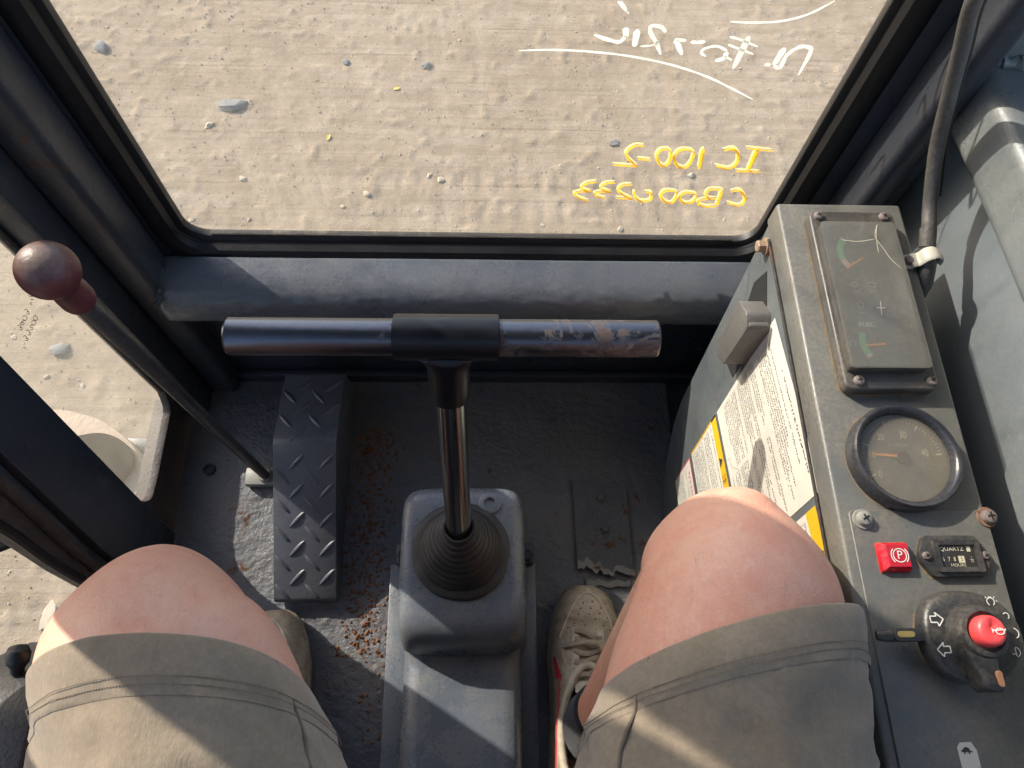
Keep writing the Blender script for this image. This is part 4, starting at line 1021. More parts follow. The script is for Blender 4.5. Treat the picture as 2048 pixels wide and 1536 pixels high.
# hour meter
hx = [(0.3240, 0.1090), (0.3630, 0.1090), (0.3705, 0.0966), (0.3705, 0.0900), (0.3655, 0.0795), (0.3262, 0.0790), (0.3182, 0.0905), (0.3182, 0.0960)]
hm = part('hour_meter', prism(round_poly(hx, 0.0025, 3), 'z', CZ + 0.0016, CZ + 0.0070, 0.0009, 2), 'plastic', con, label='black hour meter reading 678 hours')
def ringbox(x0, x1, y0, y1, t, z0, z1):
    o = rrect(x0, x1, y0, y1, 0.0012, 2); i = rrect(x0 + t, x1 - t, y0 + t, y1 - t, 0.0006, 2); n = len(o)
    V = [(*p, z0) for p in o] + [(*p, z1) for p in o] + [(*p, z1 - 0.0003) for p in i] + [(*p, z0) for p in i]
    F = []
    for a, b in ((0, n), (n, 2 * n), (2 * n, 3 * n)):
        for k in range(n): F.append((a + k, a + (k + 1) % n, b + (k + 1) % n, b + k))
    return V, F
part('meter_frame', ringbox(0.3290, 0.3632, 0.0822, 0.1050, 0.0034, CZ + 0.0069, CZ + 0.0098), 'plastic', hm, angle=0.4)
part('meter_face', onz(([(0.3300, 0.0830), (0.3625, 0.0830), (0.3625, 0.1045), (0.3300, 0.1045)], [(0, 1, 2, 3)]), CZ + 0.0072), 'black_hole', hm, smooth=False)
mz = CZ + 0.0075
part('meter_lettering', join(onz(move2d(text2d('QUARTZ', 0.0040, xs=1.12), 0.3428, 0.0988), mz), onz(move2d(text2d('HOURS', 0.0031, xs=1.1), 0.3452, 0.0872), mz), onz(move2d(text2d('1', 0.0022), 0.3562, 0.0928), mz), onz(line2d(0.3548, 0.0913, 0.3576, 0.0913, 0.0003), mz), onz(move2d(text2d('10', 0.0022), 0.3562, 0.0899), mz)), 'print_cream', hm, smooth=False)
part('meter_digit', join(*[onz(move2d(text2d(c, 0.0044, xs=0.75), x, 0.0914), mz) for c, x in (('6', 0.3350), ('7', 0.3392), ('8', 0.3434))]), 'print_cream', hm, smooth=False)
part('meter_wheel', onz(([(0.3462, 0.0890), (0.3508, 0.0890), (0.3508, 0.0938), (0.3462, 0.0938)], [(0, 1, 2, 3)]), mz), 'print_cream', hm, smooth=False)
part('meter_digit', onz(move2d(text2d('5', 0.0044, xs=0.75), 0.3486, 0.0914), mz + 0.0002), 'sticker_ink', hm, smooth=False)
part('meter_wheel', onz(([(0.3540, 0.0970), (0.3568, 0.0970), (0.3568, 0.1008), (0.3540, 0.1008)], [(0, 1, 2, 3)]), mz), 'print_cream', hm, smooth=False)
part('meter_glass', onz(([(0.3322, 0.0854), (0.3600, 0.0854), (0.3600, 0.1018), (0.3322, 0.1018)], [(0, 1, 2, 3)]), CZ + 0.0088), 'glass_meter', hm, smooth=False)
for x in (0.3228, 0.3668):
    part('screw', lathe([(0.0030, 0), (0.0030, 0.001), (0.0024, 0.0022), (0.0002, 0.0026)], (x, 0.0940, CZ + 0.0070), 20), 'screw', hm)
    part('cross_slot', onz(join(move2d(line2d(-0.0018, 0, 0.0018, 0, 0.0008), x, 0.094, 0.5), move2d(line2d(-0.0018, 0, 0.0018, 0, 0.0008), x, 0.094, 2.07)), CZ + 0.00975), 'black_hole', hm, smooth=False)

# combination switch
SX, SY = 0.3335, 0.0375
def ov(rx, ry, n=48, p=2.35, egg=0.10):
    out = []
    for k in range(n):
        a = 2 * math.pi * k / n; c, s = math.cos(a), math.sin(a)
        out.append((SX + rx * math.copysign(abs(c) ** (2 / p), c) * (1 + egg * s * 0.0), SY + ry * math.copysign(abs(s) ** (2 / p), s) * (1 - 0.10 * c)))
    return out
sw = part('combination_switch', loft([[(x, y, CZ + h) for x, y in ov(0.0345 + e, 0.0300 + e)] for h, e in ((0.0, -0.006), (0.011, -0.005), (0.0125, 0.0), (0.019, 0.0), (0.0222, -0.0010), (0.0240, -0.0032), (0.0248, -0.0075))]), 'plastic', con, angle=0.7, label='black light and horn switch with red button')
def rot_knob():
    rings = []
    for h, r in ((0.0245, 0.0178), (0.034, 0.0176), (0.0375, 0.0170), (0.0400, 0.0156), (0.0408, 0.0130), (0.0385, 0.0112), (0.0385, 0.010)):
        rings.append([(0.3305 + r * math.cos(2 * math.pi * k / 48), 0.0388 + r * math.sin(2 * math.pi * k / 48), CZ + h) for k in range(48)])
    return loft(rings)
part('rotary_ring', rot_knob(), 'plastic', sw, angle=0.7)
arm = []
for t, w, zt in ((0.0, 0.0125, 0.039), (0.25, 0.0100, 0.0385), (0.5, 0.0080, 0.0390), (0.72, 0.0076, 0.0415), (0.9, 0.0072, 0.0420), (1.0, 0.0046, 0.0405)):
    cx_, cy_ = 0.3275 + 0.0015 * t, 0.0290 - 0.0270 * t
    arm.append([(cx_ - w, cy_, CZ + 0.0245), (cx_ - w, cy_, CZ + zt - 0.004), (cx_ - w * 0.7, cy_, CZ + zt - 0.001), (cx_ + w * 0.5, cy_, CZ + zt), (cx_ + w * 0.8, cy_, CZ + zt - 0.002), (cx_ + w * 0.85, cy_, CZ + 0.0245)])
part('rotary_arm', loft(arm), 'plastic', sw, angle=0.9)
part('index_mark', join(prism(rrect(0.3290, 0.3326, 0.0050, 0.0148, 0.0018, 4), 'z', CZ + 0.0400, CZ + 0.0428, 0.0004, 1)), 'orange_stripe', sw)
part('turn_lever', join(prism(rrect(0.2790, 0.3060, 0.0345, 0.0430, 0.0035, 4), 'z', CZ + 0.012, CZ + 0.0215, 0.0016, 2),
    tube([(0.2800, 0.0388, CZ + 0.0155), (0.2735, 0.0388, CZ + 0.0150), (0.2700, 0.0388, CZ + 0.0145)], lambda t: 0.0046 - 0.0016 * t, 16)), 'plastic', sw, angle=0.8)
part('index_mark', prism(rrect(0.2812, 0.2932, 0.0370, 0.0410, 0.0019, 4), 'z', CZ + 0.0212, CZ + 0.0221, 0.0003, 1), 'yellow_stripe', sw)
hb = lathe([(0.0098, 0.034), (0.0101, 0.0430), (0.0096, 0.0465), (0.0082, 0.0485), (0.0058, 0.0490), (0.0030, 0.0482), (0.0004, 0.0478)], (0.3300, 0.0388, CZ), 44)
hb = ([(x, y, z - 0.0022 * math.exp(-(((x - 0.3312) ** 2 + (y - 0.0424) ** 2) / 0.0026 ** 2))) for x, y, z in hb[0]], hb[1])
part('horn_button', hb, 'red_button', sw, angle=0.8, label='round red horn button')
hz = CZ + 0.0495; HX = 0.0048
horn = [onz(([(0.3235, 0.0400), (0.3247, 0.0388), (0.3322, 0.0389), (0.3329, 0.0397), (0.3329, 0.0378), (0.3322, 0.0384), (0.3247, 0.0379), (0.3237, 0.0366)], [(0, 1, 6, 7), (1, 2, 5, 6), (2, 3, 4, 5)]), hz)]
ho = arc2d(0, 0, 0.0019, 0.0006, 0, 360)
horn.append(onz(([(0.3288 + p[0] * 1.45, 0.0377 + p[1]) for p in ho[0]], ho[1]), hz + 0.0001))
horn = [([(x + HX, y + 0.0004, z) for x, y, z in g[0]], g[1]) for g in horn]
part('horn_symbol', join(*horn), 'print_white', sw, smooth=False)
def arrow(x, y, s, d):
    pts = [(-1, 0.45), (0.0, 0.45), (-0.15, 1.0), (1.0, 0.0), (0.15, -1.0), (0.0, -0.45), (-1, -0.45)]
    pts = [(x + d * a * s, y + b * s) for a, b in pts]
    g = [line2d(*pts[i], *pts[(i + 1) % 7], 0.0008) for i in range(7)]
    return [onz(q, CZ + 0.0251 + 0.00003 * i) for i, q in enumerate(g)]
part('arrow_symbol', join(*arrow(0.3086, 0.0482, 0.0045, 1)), 'print_white', sw, smooth=False)
part('arrow_symbol', join(*arrow(0.3086, 0.0288, 0.0045, -1)), 'print_white', sw, smooth=False)
li = [arc2d(0.3495, 0.0595, 0.0026, 0.0006, -60, 240), line2d(0.3484, 0.0625, 0.3506, 0.0625, 0.0006), line2d(0.3462, 0.0628, 0.3470, 0.0618, 0.0006), line2d(0.3528, 0.0628, 0.3520, 0.0618, 0.0006), line2d(0.3532, 0.0598, 0.3542, 0.0598, 0.0006)]
li += [arc2d(0.3575, 0.0500, 0.0020, 0.0006, -60, 150), arc2d(0.3598, 0.0387, 0.0032, 0.0006, -80, 80), arc2d(0.3575, 0.0268, 0.0030, 0.0006, -80, 80), line2d(0.3575, 0.0240, 0.3575, 0.0296, 0.0005), line2d(0.3548, 0.0255, 0.3570, 0.0255, 0.0005)]
part('lamp_symbol', join(*[onz(g, CZ + 0.0251 + 0.00003 * i) for i, g in enumerate(li)]), 'print_white', sw, smooth=False)

# tan grime gathered against the raised parts
def grime(name_poly, w, seed, z):
    n = len(name_poly); cx_ = sum(p[0] for p in name_poly) / n; cy_ = sum(p[1] for p in name_poly) / n
    V, F = [], []
    P = [Vector(p) for p in name_poly]; Q = []
    for i in range(n):
        a, b = P[i], P[(i + 1) % n]; m = max(1, int((b - a).length / 0.0025))
        Q += [a.lerp(b, k / m) for k in range(m)]
    n = len(Q)
    for i, p in enumerate(Q):
        t = (Q[(i + 1) % n] - Q[i - 1]).normalized(); nn = Vector((t.y, -t.x))
        if nn.dot(p - Vector((cx_, cy_))) < 0: nn = -nn
        q = p + nn * w * max(0.05, 0.45 + 1.1 * mn.noise((p.x * 220, p.y * 220, seed)) + 0.5 * mn.noise((p.x * 60, p.y * 60, seed + 5)))
        V += [(p.x - nn.x * 0.001, p.y - nn.y * 0.001, z), (q.x, q.y, z)]
    for i in range(n):
        k = (i + 1) % n; F.append((2 * i, 2 * i + 1, 2 * k + 1, 2 * k))
    return V, F
for nm, poly, w, z in (('g', rrect(GX0, GX1, GY0, GY1, 0.007, 5), 0.0016, CZ + 0.0004), ('t', [(TX + TR * math.cos(a), TY + TR * math.sin(a)) for a in np.linspace(0, 6.283, 90, endpoint=False)], 0.0015, CZ + 0.0004),
        ('h', hx, 0.0012, CZ + 0.0020), ('p', rrect(PL[0], PL[1], PL[2], PL[3], 0.0008, 2), 0.0010, CZ + 0.0020), ('s', ov(0.0295, 0.0250), 0.0016, CZ + 0.0020)):
    part('grime_edge', grime(poly, w, len(nm) + w * 1e4, z), 'grime', con, smooth=False)

# worn speed sticker with a tortoise
tst = part('speed_sticker', onz(([(0.3160, -0.0310), (0.3185, -0.0283), (0.3262, -0.0280), (0.3290, -0.0330), (0.3300, -0.110), (0.3175, -0.110)][::-1], [tuple(range(6))]), CZ + 0.0019), 'sticker', con, smooth=False, label='worn white sticker with a black tortoise')
tort = join(([(0.3190 + 0.0028 * (1 - math.cos(math.pi * i / 10)), -0.0340 + 0.0030 * math.sin(math.pi * i / 10)) for i in range(11)], [tuple(range(11))[::-1]]),
    line2d(0.3182, -0.0334, 0.3192, -0.0332, 0.0012), line2d(0.3244, -0.0338, 0.3258, -0.0338, 0.0008), line2d(0.3202, -0.0352, 0.3203, -0.0338, 0.0010), line2d(0.3234, -0.0352, 0.3234, -0.0338, 0.0010))
part('tortoise_symbol', join(*[onz(tort, CZ + 0.0021)]), 'sticker_ink', tst, smooth=False)

# stickers on the side panel, in a frame tilted about eight degrees
SA = math.radians(-9.0)
U = Vector((-math.cos(SA), -math.sin(SA) * 1.0)); Vv = Vector((-0.100, -0.995))   # along the text, down the sticker (Y, Z)
def stk(O, u, v, x): return (x, O[0] + U.x * u + Vv.x * v, O[1] + U.y * u + Vv.y * v)
def rect(O, u0, u1, v0, v1, x):
    return [stk(O, u0, v0, x), stk(O, u1, v0, x), stk(O, u1, v1, x), stk(O, u0, v1, x)], [(0, 1, 2, 3)]
def scribble(O, u0, u1, v0, v1, rows, ch, x, gap=0.15, ragged=0.5):
    V, F = [], []
    rh = (v1 - v0) / rows
    for r in range(rows):
        if random.random() < gap: continue
        end = u1 if random.random() > ragged else u0 + (u1 - u0) * random.uniform(0.45, 0.95)
        u = u0
        while u < end:
            if random.random() < 0.93:
                for _ in range(3):
                    a, b = random.uniform(0.05, 0.7) * ch, random.uniform(0.1, 0.8) * ch
                    if random.random() < 0.5: w, h = ch * random.uniform(0.4, 0.75), ch * 0.24
                    else: w, h = ch * 0.24, ch * random.uniform(0.4, 0.75)
                    k = len(V); vv = v0 + r * rh + b
                    V += [stk(O, u + a, vv, x), stk(O, u + a + w * 0.8, vv, x), stk(O, u + a + w * 0.8, vv + h, x), stk(O, u + a, vv + h, x)]; F.append((k, k + 1, k + 2, k + 3))
            u += ch * 1.08
    return V, F
O1 = (0.3215, 0.5020); XS = 0.2680
s1 = part('notice_sticker', rect(O1, 0, 0.172, 0, 0.190, XS), 'sticker', con, smooth=False, label='large white notice sticker with dense black text')
part('sticker_text', join(scribble(O1, 0.050, 0.150, 0.010, 0.016, 1, 0.0034, XS - 0.0003, 0, 0), scribble(O1, 0.010, 0.160, 0.022, 0.062, 9, 0.0026, XS - 0.0003), scribble(O1, 0.006, 0.085, 0.068, 0.120, 11, 0.0026, XS - 0.0003),
    scribble(O1, 0.090, 0.165, 0.068, 0.120, 11, 0.0026, XS - 0.0003, 0.3), scribble(O1, 0.006, 0.080, 0.126, 0.183, 12, 0.0026, XS - 0.0003), scribble(O1, 0.086, 0.165, 0.126, 0.183, 12, 0.0026, XS - 0.0003, 0.35)), 'sticker_ink', s1, smooth=False)
cr = []
for i in range(8):
    u, v = random.uniform(0.01, 0.16), random.uniform(0.02, 0.17); pts = [(u, v)]
    for _ in range(7): u += random.uniform(-0.012, 0.012); v += random.uniform(-0.004, 0.012); pts.append((u, v))
    cr.append(place2d(ribbon2d(pts, 0.0005, 3), lambda a, b, i=i: stk(O1, a, b, XS - 0.0004 - 0.00002 * i)))
for g in cr: part('sticker_scratch', g, 'print_faint', s1, smooth=False)
O2 = (0.3022, 0.3060)
s2 = part('caution_sticker', rect(O2, 0, 0.150, 0, 0.110, XS), 'sticker', con, smooth=False, label='white caution sticker with a yellow band')
part('yellow_band', join(rect(O2, 0, 0.150, 0, 0.017, XS - 0.0002), rect(O2, 0, 0.0025, 0, 0.110, XS - 0.0002)), 'sticker_yellow', s2, smooth=False)
warn = place2d(([(0.050, 0.014), (0.0565, 0.003), (0.063, 0.014)], [(0, 1, 2)]), lambda a, b: stk(O2, a, b, XS - 0.0004))
def glyphs(s, O, u, v, size, x):
    g = text2d(s, size, 'LEFT'); return place2d(g, lambda a, b: stk(O, u + a, v - b, x))
part('sticker_text', join(warn, glyphs('注 意', O2, 0.072, 0.0095, 0.013, XS - 0.0004), scribble(O2, 0.006, 0.140, 0.021, 0.106, 15, 0.0030, XS - 0.0003, 0.2)), 'sticker_ink', s2, smooth=False)
O3 = (0.2890, 0.1870)
s3 = part('warning_sticker', rect(O3, 0, 0.130, 0, 0.082, XS), 'sticker', con, smooth=False, label='white sticker with red border and red text')
part('red_text', join(rect(O3, 0, 0.130, 0, 0.0020, XS - 0.0002), rect(O3, 0, 0.0016, 0.002, 0.082, XS - 0.0002), scribble(O3, 0.008, 0.11, 0.009, 0.018, 1, 0.0060, XS - 0.0003, 0, 0), scribble(O3, 0.008, 0.11, 0.024, 0.036, 3, 0.0028, XS - 0.0003)), 'sticker_red', s3, smooth=False)
part('sticker_text', scribble(O3, 0.008, 0.115, 0.040, 0.078, 7, 0.0028, XS - 0.0003), 'sticker_ink', s3, smooth=False)
O4 = (0.1425, 0.5135)
s4 = part('caution_sticker', rect(O4, 0, 0.130, 0, 0.110, XS), 'sticker', con, smooth=False, label='yellow caution sticker partly behind the right knee')
part('yellow_band', rect(O4, 0, 0.130, 0, 0.020, XS - 0.0002), 'sticker_yellow', s4, smooth=False)
part('sticker_text', join(place2d(([(0.030, 0.016), (0.037, 0.004), (0.044, 0.016)], [(0, 1, 2)]), lambda a, b: stk(O4, a, b, XS - 0.0004)), glyphs('注 意', O4, 0.052, 0.011, 0.013, XS - 0.0004), scribble(O4, 0.006, 0.12, 0.024, 0.10, 18, 0.0024, XS - 0.0003)), 'sticker_ink', s4, smooth=False)

# slot with grey block, hex bolt
part('slot', prism([(0.379, 0.470), (0.372, 0.502), (0.326, 0.482), (0.318, 0.376), (0.338, 0.366)], 'x', 0.2679, 0.2684), 'black_hole', con, smooth=False)
gb = part('grey_block', prism(round_poly([(0.352, 0.482), (0.330, 0.495), (0.316, 0.488), (0.314, 0.416), (0.330, 0.402), (0.345, 0.411)], 0.004, 3), 'x', 0.2450, 0.2800, 0.0035, 3), 'grey_plastic', con, label='grey plastic block in a slot of the side panel')
part('clip', box(0.2460, 0.2640, 0.3165, 0.3205, 0.4915, 0.4955, 0.0006), 'grey_plastic', gb)
part('bolt', join(lathe([(0.0085, 0.2680), (0.0085, 0.2655)], (0, 0.393, 0.512), 24, 'x'), lathe([(0.0062, 0.2655), (0.0062, 0.2590), (0.005, 0.2580), (0.0002, 0.2578)], (0, 0.393, 0.512), 6, 'x')), 'bolt', con)

# ------------------------------------------------------------ cable with clip, wires under the console
cb = thing('cable', 'dark grey sheathed cable rising from the console edge past the right post', 'cable', (0.390, 0.34, 0.40))
cpath = [(0.3865, 0.290, 0.40), (0.3880, 0.310, 0.470), (0.3885, 0.333, 0.540), (0.3890, 0.355, 0.556), (0.3905, 0.378, 0.566), (0.3910, 0.401, 0.578), (0.3830, 0.425, 0.611), (0.3720, 0.439, 0.652), (0.3580, 0.446, 0.695), (0.3430, 0.449, 0.738), (0.3350, 0.450, 0.80), (0.3330, 0.450, 0.95), (0.345, 0.452, 1.25), (0.36, 0.455, 1.58)]
part('sheath', tube(cpath[3:], 0.0062, 16, smooth=8), 'conduit', cb)
part('second_wire', tube([(a + 0.0085, b + 0.004, c - 0.003) for a, b, c in cpath[5:]], 0.0034, 12, smooth=8), 'rubber', cb)
part('core', tube(cpath[:5], 0.0050, 14, smooth=8), 'conduit', cb)
part('grommet', join(tube([(0.3884, 0.322, 0.512), (0.3888, 0.335, 0.543), (0.3890, 0.352, 0.5545)], lambda t: 0.0052 + 0.0032 * min(1, t * 1.3), 18), tube([(0.3892, 0.362, 0.5585), (0.3900, 0.377, 0.5655)], 0.0070, 18)), 'conduit', cb)
part('cable_clip', join(tube([(0.3740, 0.351, 0.5545), (0.3800, 0.351, 0.556), (0.3835, 0.3515, 0.5625), (0.3900, 0.3525, 0.5648), (0.3975, 0.353, 0.5605), (0.3992, 0.353, 0.553)], 0.0068, 14, smooth=5, flat=0.2),
    prism(rrect(0.3660, 0.3800, 0.3440, 0.3580, 0.006, 4), 'z', 0.5502, 0.5528, 0.0004, 1)), 'white_clip', cb, angle=0.9, label='white nylon cable clip')
part('clip_screw', lathe([(0.0044, 0.5528), (0.0044, 0.5545), (0.0034, 0.5562), (0.0004, 0.5568)], (0.3728, 0.3510, 0), 22), 'screw', cb)
ww = thing('loose_wires', 'loose red and pale wires hanging between shorts and console', 'wire', (0.262, -0.02, 0.45))
part('red_wire', tube([(0.262, -0.010, 0.520), (0.2585, -0.022, 0.515), (0.2600, -0.040, 0.50), (0.262, -0.07, 0.47)], 0.0016, 8, smooth=6), 'wire_red', ww)
part('pale_wire', tube([(0.262, -0.006, 0.522), (0.2560, -0.025, 0.517), (0.2585, -0.045, 0.50), (0.262, -0.08, 0.46)], 0.0012, 8, smooth=6), 'wire_white', ww)

# ------------------------------------------------------------ seat and side box
seat = thing('operator_seat', 'black vinyl operator seat under the seated person', 'seat', (-0.03, -0.35, 0))
part('seat_cushion', box(-0.29, 0.24, -0.62, -0.13, 0.34, 0.455, 0.035, 4), 'seat', seat)
part('backrest', box(-0.29, 0.24, -0.70, -0.60, 0.44, 1.05, 0.035, 4), 'seat', seat)
part('seat_base', box(-0.22, 0.17, -0.58, -0.18, 0.0, 0.34, 0.01), 'cab', seat)
sb = thing('side_box', 'black box beside the seat at the open doorway', 'box', (-0.41, -0.2, 0))
part('box_body', prism(round_poly([(0.062, 0.30), (0.030, 0.385), (0.0, 0.405), (-0.55, 0.405), (-0.55, 0.0), (0.05, 0.0)], 0.02, 4), 'x', -0.452, -0.372, 0.010, 3), 'seat', sb)
part('knob', orient(lathe([(0.005, 0.0), (0.006, 0.006), (0.009, 0.010), (0.010, 0.018), (0.008, 0.023), (0.002, 0.025)], (0, 0, 0), 24), (-0.405, 0.028, 0.385), (0.1, 0.9, 0.5)), 'rubber', sb)

# ------------------------------------------------------------ the seated person
per = thing('person', 'seated person in taupe shorts, bare knees and dirty pale trainers', 'person', (-0.02, -0.2, 0))
LEGS = {
 'R': [((0.100, -0.420, 0.520), 0.098), ((0.122, -0.200, 0.545), 0.092), ((0.156, -0.020, 0.556), 0.0800), ((0.172, 0.032, 0.553), 0.0745), ((0.1855, 0.068, 0.543), 0.0700), ((0.1895, 0.091, 0.516), 0.0645), ((0.1900, 0.094, 0.480), 0.0605), ((0.1920, 0.086, 0.425), 0.0555), ((0.1880, 0.060, 0.330), 0.0550), ((0.1730, 0.026, 0.220), 0.0470), ((0.1510, -0.012, 0.130), 0.0375), ((0.1420, -0.026, 0.080), 0.037), ((0.140, -0.020, 0.05), 0.033)],
 'L': [((-0.110, -0.420, 0.520), 0.098), ((-0.130, -0.200, 0.545), 0.092), ((-0.187, -0.020, 0.554), 0.0760), ((-0.2150, 0.018, 0.551), 0.0720), ((-0.2290, 0.038, 0.539), 0.0675), ((-0.2370, 0.0500, 0.511), 0.0630), ((-0.2400, 0.050, 0.475), 0.0595), ((-0.2460, 0.040, 0.42), 0.0575), ((-0.2560, 0.018, 0.330), 0.0570), ((-0.2640, -0.022, 0.220), 0.0480), ((-0.2680, -0.050, 0.130), 0.0385), ((-0.2680, -0.060, 0.080), 0.038), ((-0.268, -0.055, 0.05), 0.034)]}
def leg_rings(key, n=6, seg=40):
    P = catmull([p for p, r in LEGS[key]], n); Rr = [v.x for v in catmull([(r, 0, 0) for p, r in LEGS[key]], n)]
    m = len(P); rings = []
    for i in range(m):
        t = (P[min(i + 1, m - 1)] - P[max(i - 1, 0)]).normalized()
        lat = Vector((1, 0, 0)); lat = (lat - t * lat.dot(t)).normalized(); up = lat.cross(t) * -1
        if up.dot(Vector((0, 0.6, 0.8))) < 0: up = -up
        ring = []
        f = i / (m - 1)
        for k in range(seg):
            a = 2 * math.pi * k / seg; r = Rr[i]
            if 0.28 < f < 0.52: r *= 1 + 0.045 * math.cos(4 * a) * math.sin((f - 0.28) / 0.24 * math.pi)    # squarish knee
            calf = 0.16 * max(0.0, -math.sin(a)) * math.exp(-((f - 0.66) / 0.10) ** 2)
            ring.append(tuple(P[i] + lat * (r * math.cos(a)) + up * (r * (0.96 + calf) * math.sin(a))))
        rings.append(ring)
    return rings
def ellip(c, r, n=20):
    g = lathe([(max(1e-4, math.sin(math.pi * i / n)), -math.cos(math.pi * i / n)) for i in range(n + 1)], (0, 0, 0), 28)
    return [(c[0] + v[0] * r[0], c[1] + v[1] * r[1], c[2] + v[2] * r[2]) for v in g[0]], g[1]
def fused(geo, voxel, it):
    me = bpy.data.meshes.new('tmp'); me.from_pydata(geo[0], [], geo[1]); ob = bpy.data.objects.new('tmp', me); COL.objects.link(ob)
    a = ob.modifiers.new('r', 'REMESH'); a.mode = 'VOXEL'; a.voxel_size = voxel
    b = ob.modifiers.new('s', 'SMOOTH'); b.iterations = it; b.factor = 0.5
    dg = bpy.context.evaluated_depsgraph_get(); m2 = bpy.data.meshes.new_from_object(ob.evaluated_get(dg))
    g = ([tuple(v.co) for v in m2.vertices], [tuple(p.vertices) for p in m2.polygons])
    bpy.data.objects.remove(ob); bpy.data.meshes.remove(me); bpy.data.meshes.remove(m2)
    return g
RR, RL = leg_rings('R'), leg_rings('L')
bodyg = join(loft(RR), loft(RL), ellip((-0.01, -0.44, 0.54), (0.185, 0.13, 0.125)),
    ellip((0.1905, 0.1165, 0.540), (0.035, 0.033, 0.044)), ellip((0.150, 0.070, 0.528), (0.030, 0.040, 0.040)), ellip((-0.2330, 0.0700, 0.532), (0.033, 0.032, 0.042)), ellip((-0.197, 0.030, 0.528), (0.028, 0.038, 0.038)),
    ellip((0.136, 0.0, 0.045), (0.024, 0.07, 0.018)), ellip((-0.270, -0.04, 0.045), (0.024, 0.08, 0.018)))
part('body', fused(bodyg, 0.0042, 10), 'skin', per, angle=None)

# fine leg hair
def hairs(rings, n, lo, hi):
    V, F = [], []
    m, s = len(rings), len(rings[0])
    for _ in range(n):
        i = random.randint(int(lo * m), int(hi * m) - 1); k = random.randint(0, s - 1)
        a = Vector(rings[i][k]); c = sum((Vector(q) for q in rings[i]), Vector()) / s
        b = Vector(rings[min(i + 1, m - 1)][k]); a = a.lerp(b, random.random())
        nrm = (a - c).normalized(); along = (b - Vector(rings[i][k])).normalized()
        L = random.uniform(0.005, 0.013); d = (nrm * random.uniform(0.08, 0.32) + along * 0.8 + Vector([random.uniform(-.4, .4) for _ in range(3)])).normalized()
        w = d.cross(nrm); w = (w.normalized() if w.length > 1e-4 else Vector((1, 0, 0))) * 0.000035
        pts = [a - nrm * 0.002, a + d * L * 0.5, a + d * L + nrm * L * random.uniform(-0.2, 0.25)]
        q = len(V)
        V += [tuple(pts[0] - w), tuple(pts[0] + w), tuple(pts[1] - w), tuple(pts[1] + w), tuple(pts[2])]
        F += [(q, q + 1, q + 3, q + 2), (q + 2, q + 3, q + 4)]
    return V, F
part('leg_hair', join(hairs(RR, 2600, 0.15, 0.31), hairs(RL, 2000, 0.15, 0.28), hairs(RR, 3000, 0.52, 0.86), hairs(RL, 1500, 0.52, 0.86)), 'hair', per, kind='stuff', smooth=False)

# shorts
def shorts_leg(key, hem, skew, tilt, s0):
    cl = [Vector(p) for p, r in LEGS[key][:4]]
    path = catmull(cl, 24); rad = [v.x for v in catmull([(r, 0, 0) for p, r in LEGS[key][:4]], 24)]
    seg = 96; rings = []; x0 = hem[0]
    def ring(y, grow, inner=0.0):
        i = min(range(len(path)), key=lambda q: abs(path[q].y - y)); c = path[i]; r = rad[i]
        f = max(0.0, min(1.0, (hem[1] - y) / 0.30))
        out = []
        for k in range(seg):
            a = 2 * math.pi * k / seg; ca, sa = math.cos(a), math.sin(a)
            rx = r + 0.0125 + 0.004 * f + grow; rz = r * 0.96 + (0.0065 if sa > 0 else 0.020) + grow
            x = c.x + rx * math.copysign(abs(ca) ** 0.9, ca); z = c.z + 0.001 + rz * sa
            yy = y + (skew * (x - c.x) + tilt * (z - c.z)) * (1 - f)
            wr = 0.0065 * mn.noise((x * 14 + s0, yy * 20, z * 12)) + 0.0060 * (1 - 2 * abs(mn.noise((x * 20 + yy * 26 + s0, yy * 15 - x * 12, z * 16)))) + 0.0022 * mn.noise((x * 44 - yy * 40 + s0, yy * 40 + x * 20, z * 30)) + 0.0014 * mn.noise((x * 90 + s0, yy * 70, z * 70))
            wr *= 0.45 + 0.55 * min(1, f * 6)
            out.append((x + ca * (wr - inner), yy, z + sa * (wr - inner)))
        return out
    h = hem[1]
    ys = list(np.arange(-0.40, h + 1e-6, 0.006)); ys[-1] = h
    main = [ring(y, 0) for y in ys]
    main.append(ring(h, 0, 0.0022)); main.append(ring(h - 0.02, 0, 0.0040))
    band = [ring(y, g) for y, g in ((h - 0.030, 0.0004), (h - 0.0285, 0.0012), (h - 0.020, 0.0016), (h - 0.010, 0.0017), (h - 0.001, 0.0016), (h + 0.0005, 0.0008), (h + 0.0005, -0.0014))]
    return main, band, ring
Rm, Rb, Rf = shorts_leg('R', (0.160, 0.0230), 0.22, 0.28, 0.0)
Lm_, Lb_, Lff = shorts_leg('L', (-0.205, 0.0020), 0.02, 0.46, 5.0)
sho = part('shorts', join(loft(Rm), loft(Lm_), ellip((-0.01, -0.44, 0.54), (0.20, 0.15, 0.145))), 'shorts', per, angle=None, label='faded taupe jersey shorts')
part('hem_band', join(loft(Rb, False, False)), 'shorts', sho, angle=None); part('hem_band', join(loft(Lb_, False, False)), 'shorts', sho, angle=None)
def stitch_ring(fn, y, grow):
    r = fn(y, grow); V, F = [], []
    gs = []
    P = catmull(r + [r[0]], 9)
    for i in range(0, len(P) - 2, 3): gs.append(tube([P[i], P[i + 1], P[i + 2]], 0.00030, 5))
    return join(*gs)
for fn, hy in ((Rf, 0.0230), (Lff, 0.0020)):
    part('stitching', join(stitch_ring(fn, hy - 0.0255, 0.0020), stitch_ring(fn, hy - 0.0215, 0.0024)), 'stitch', sho)
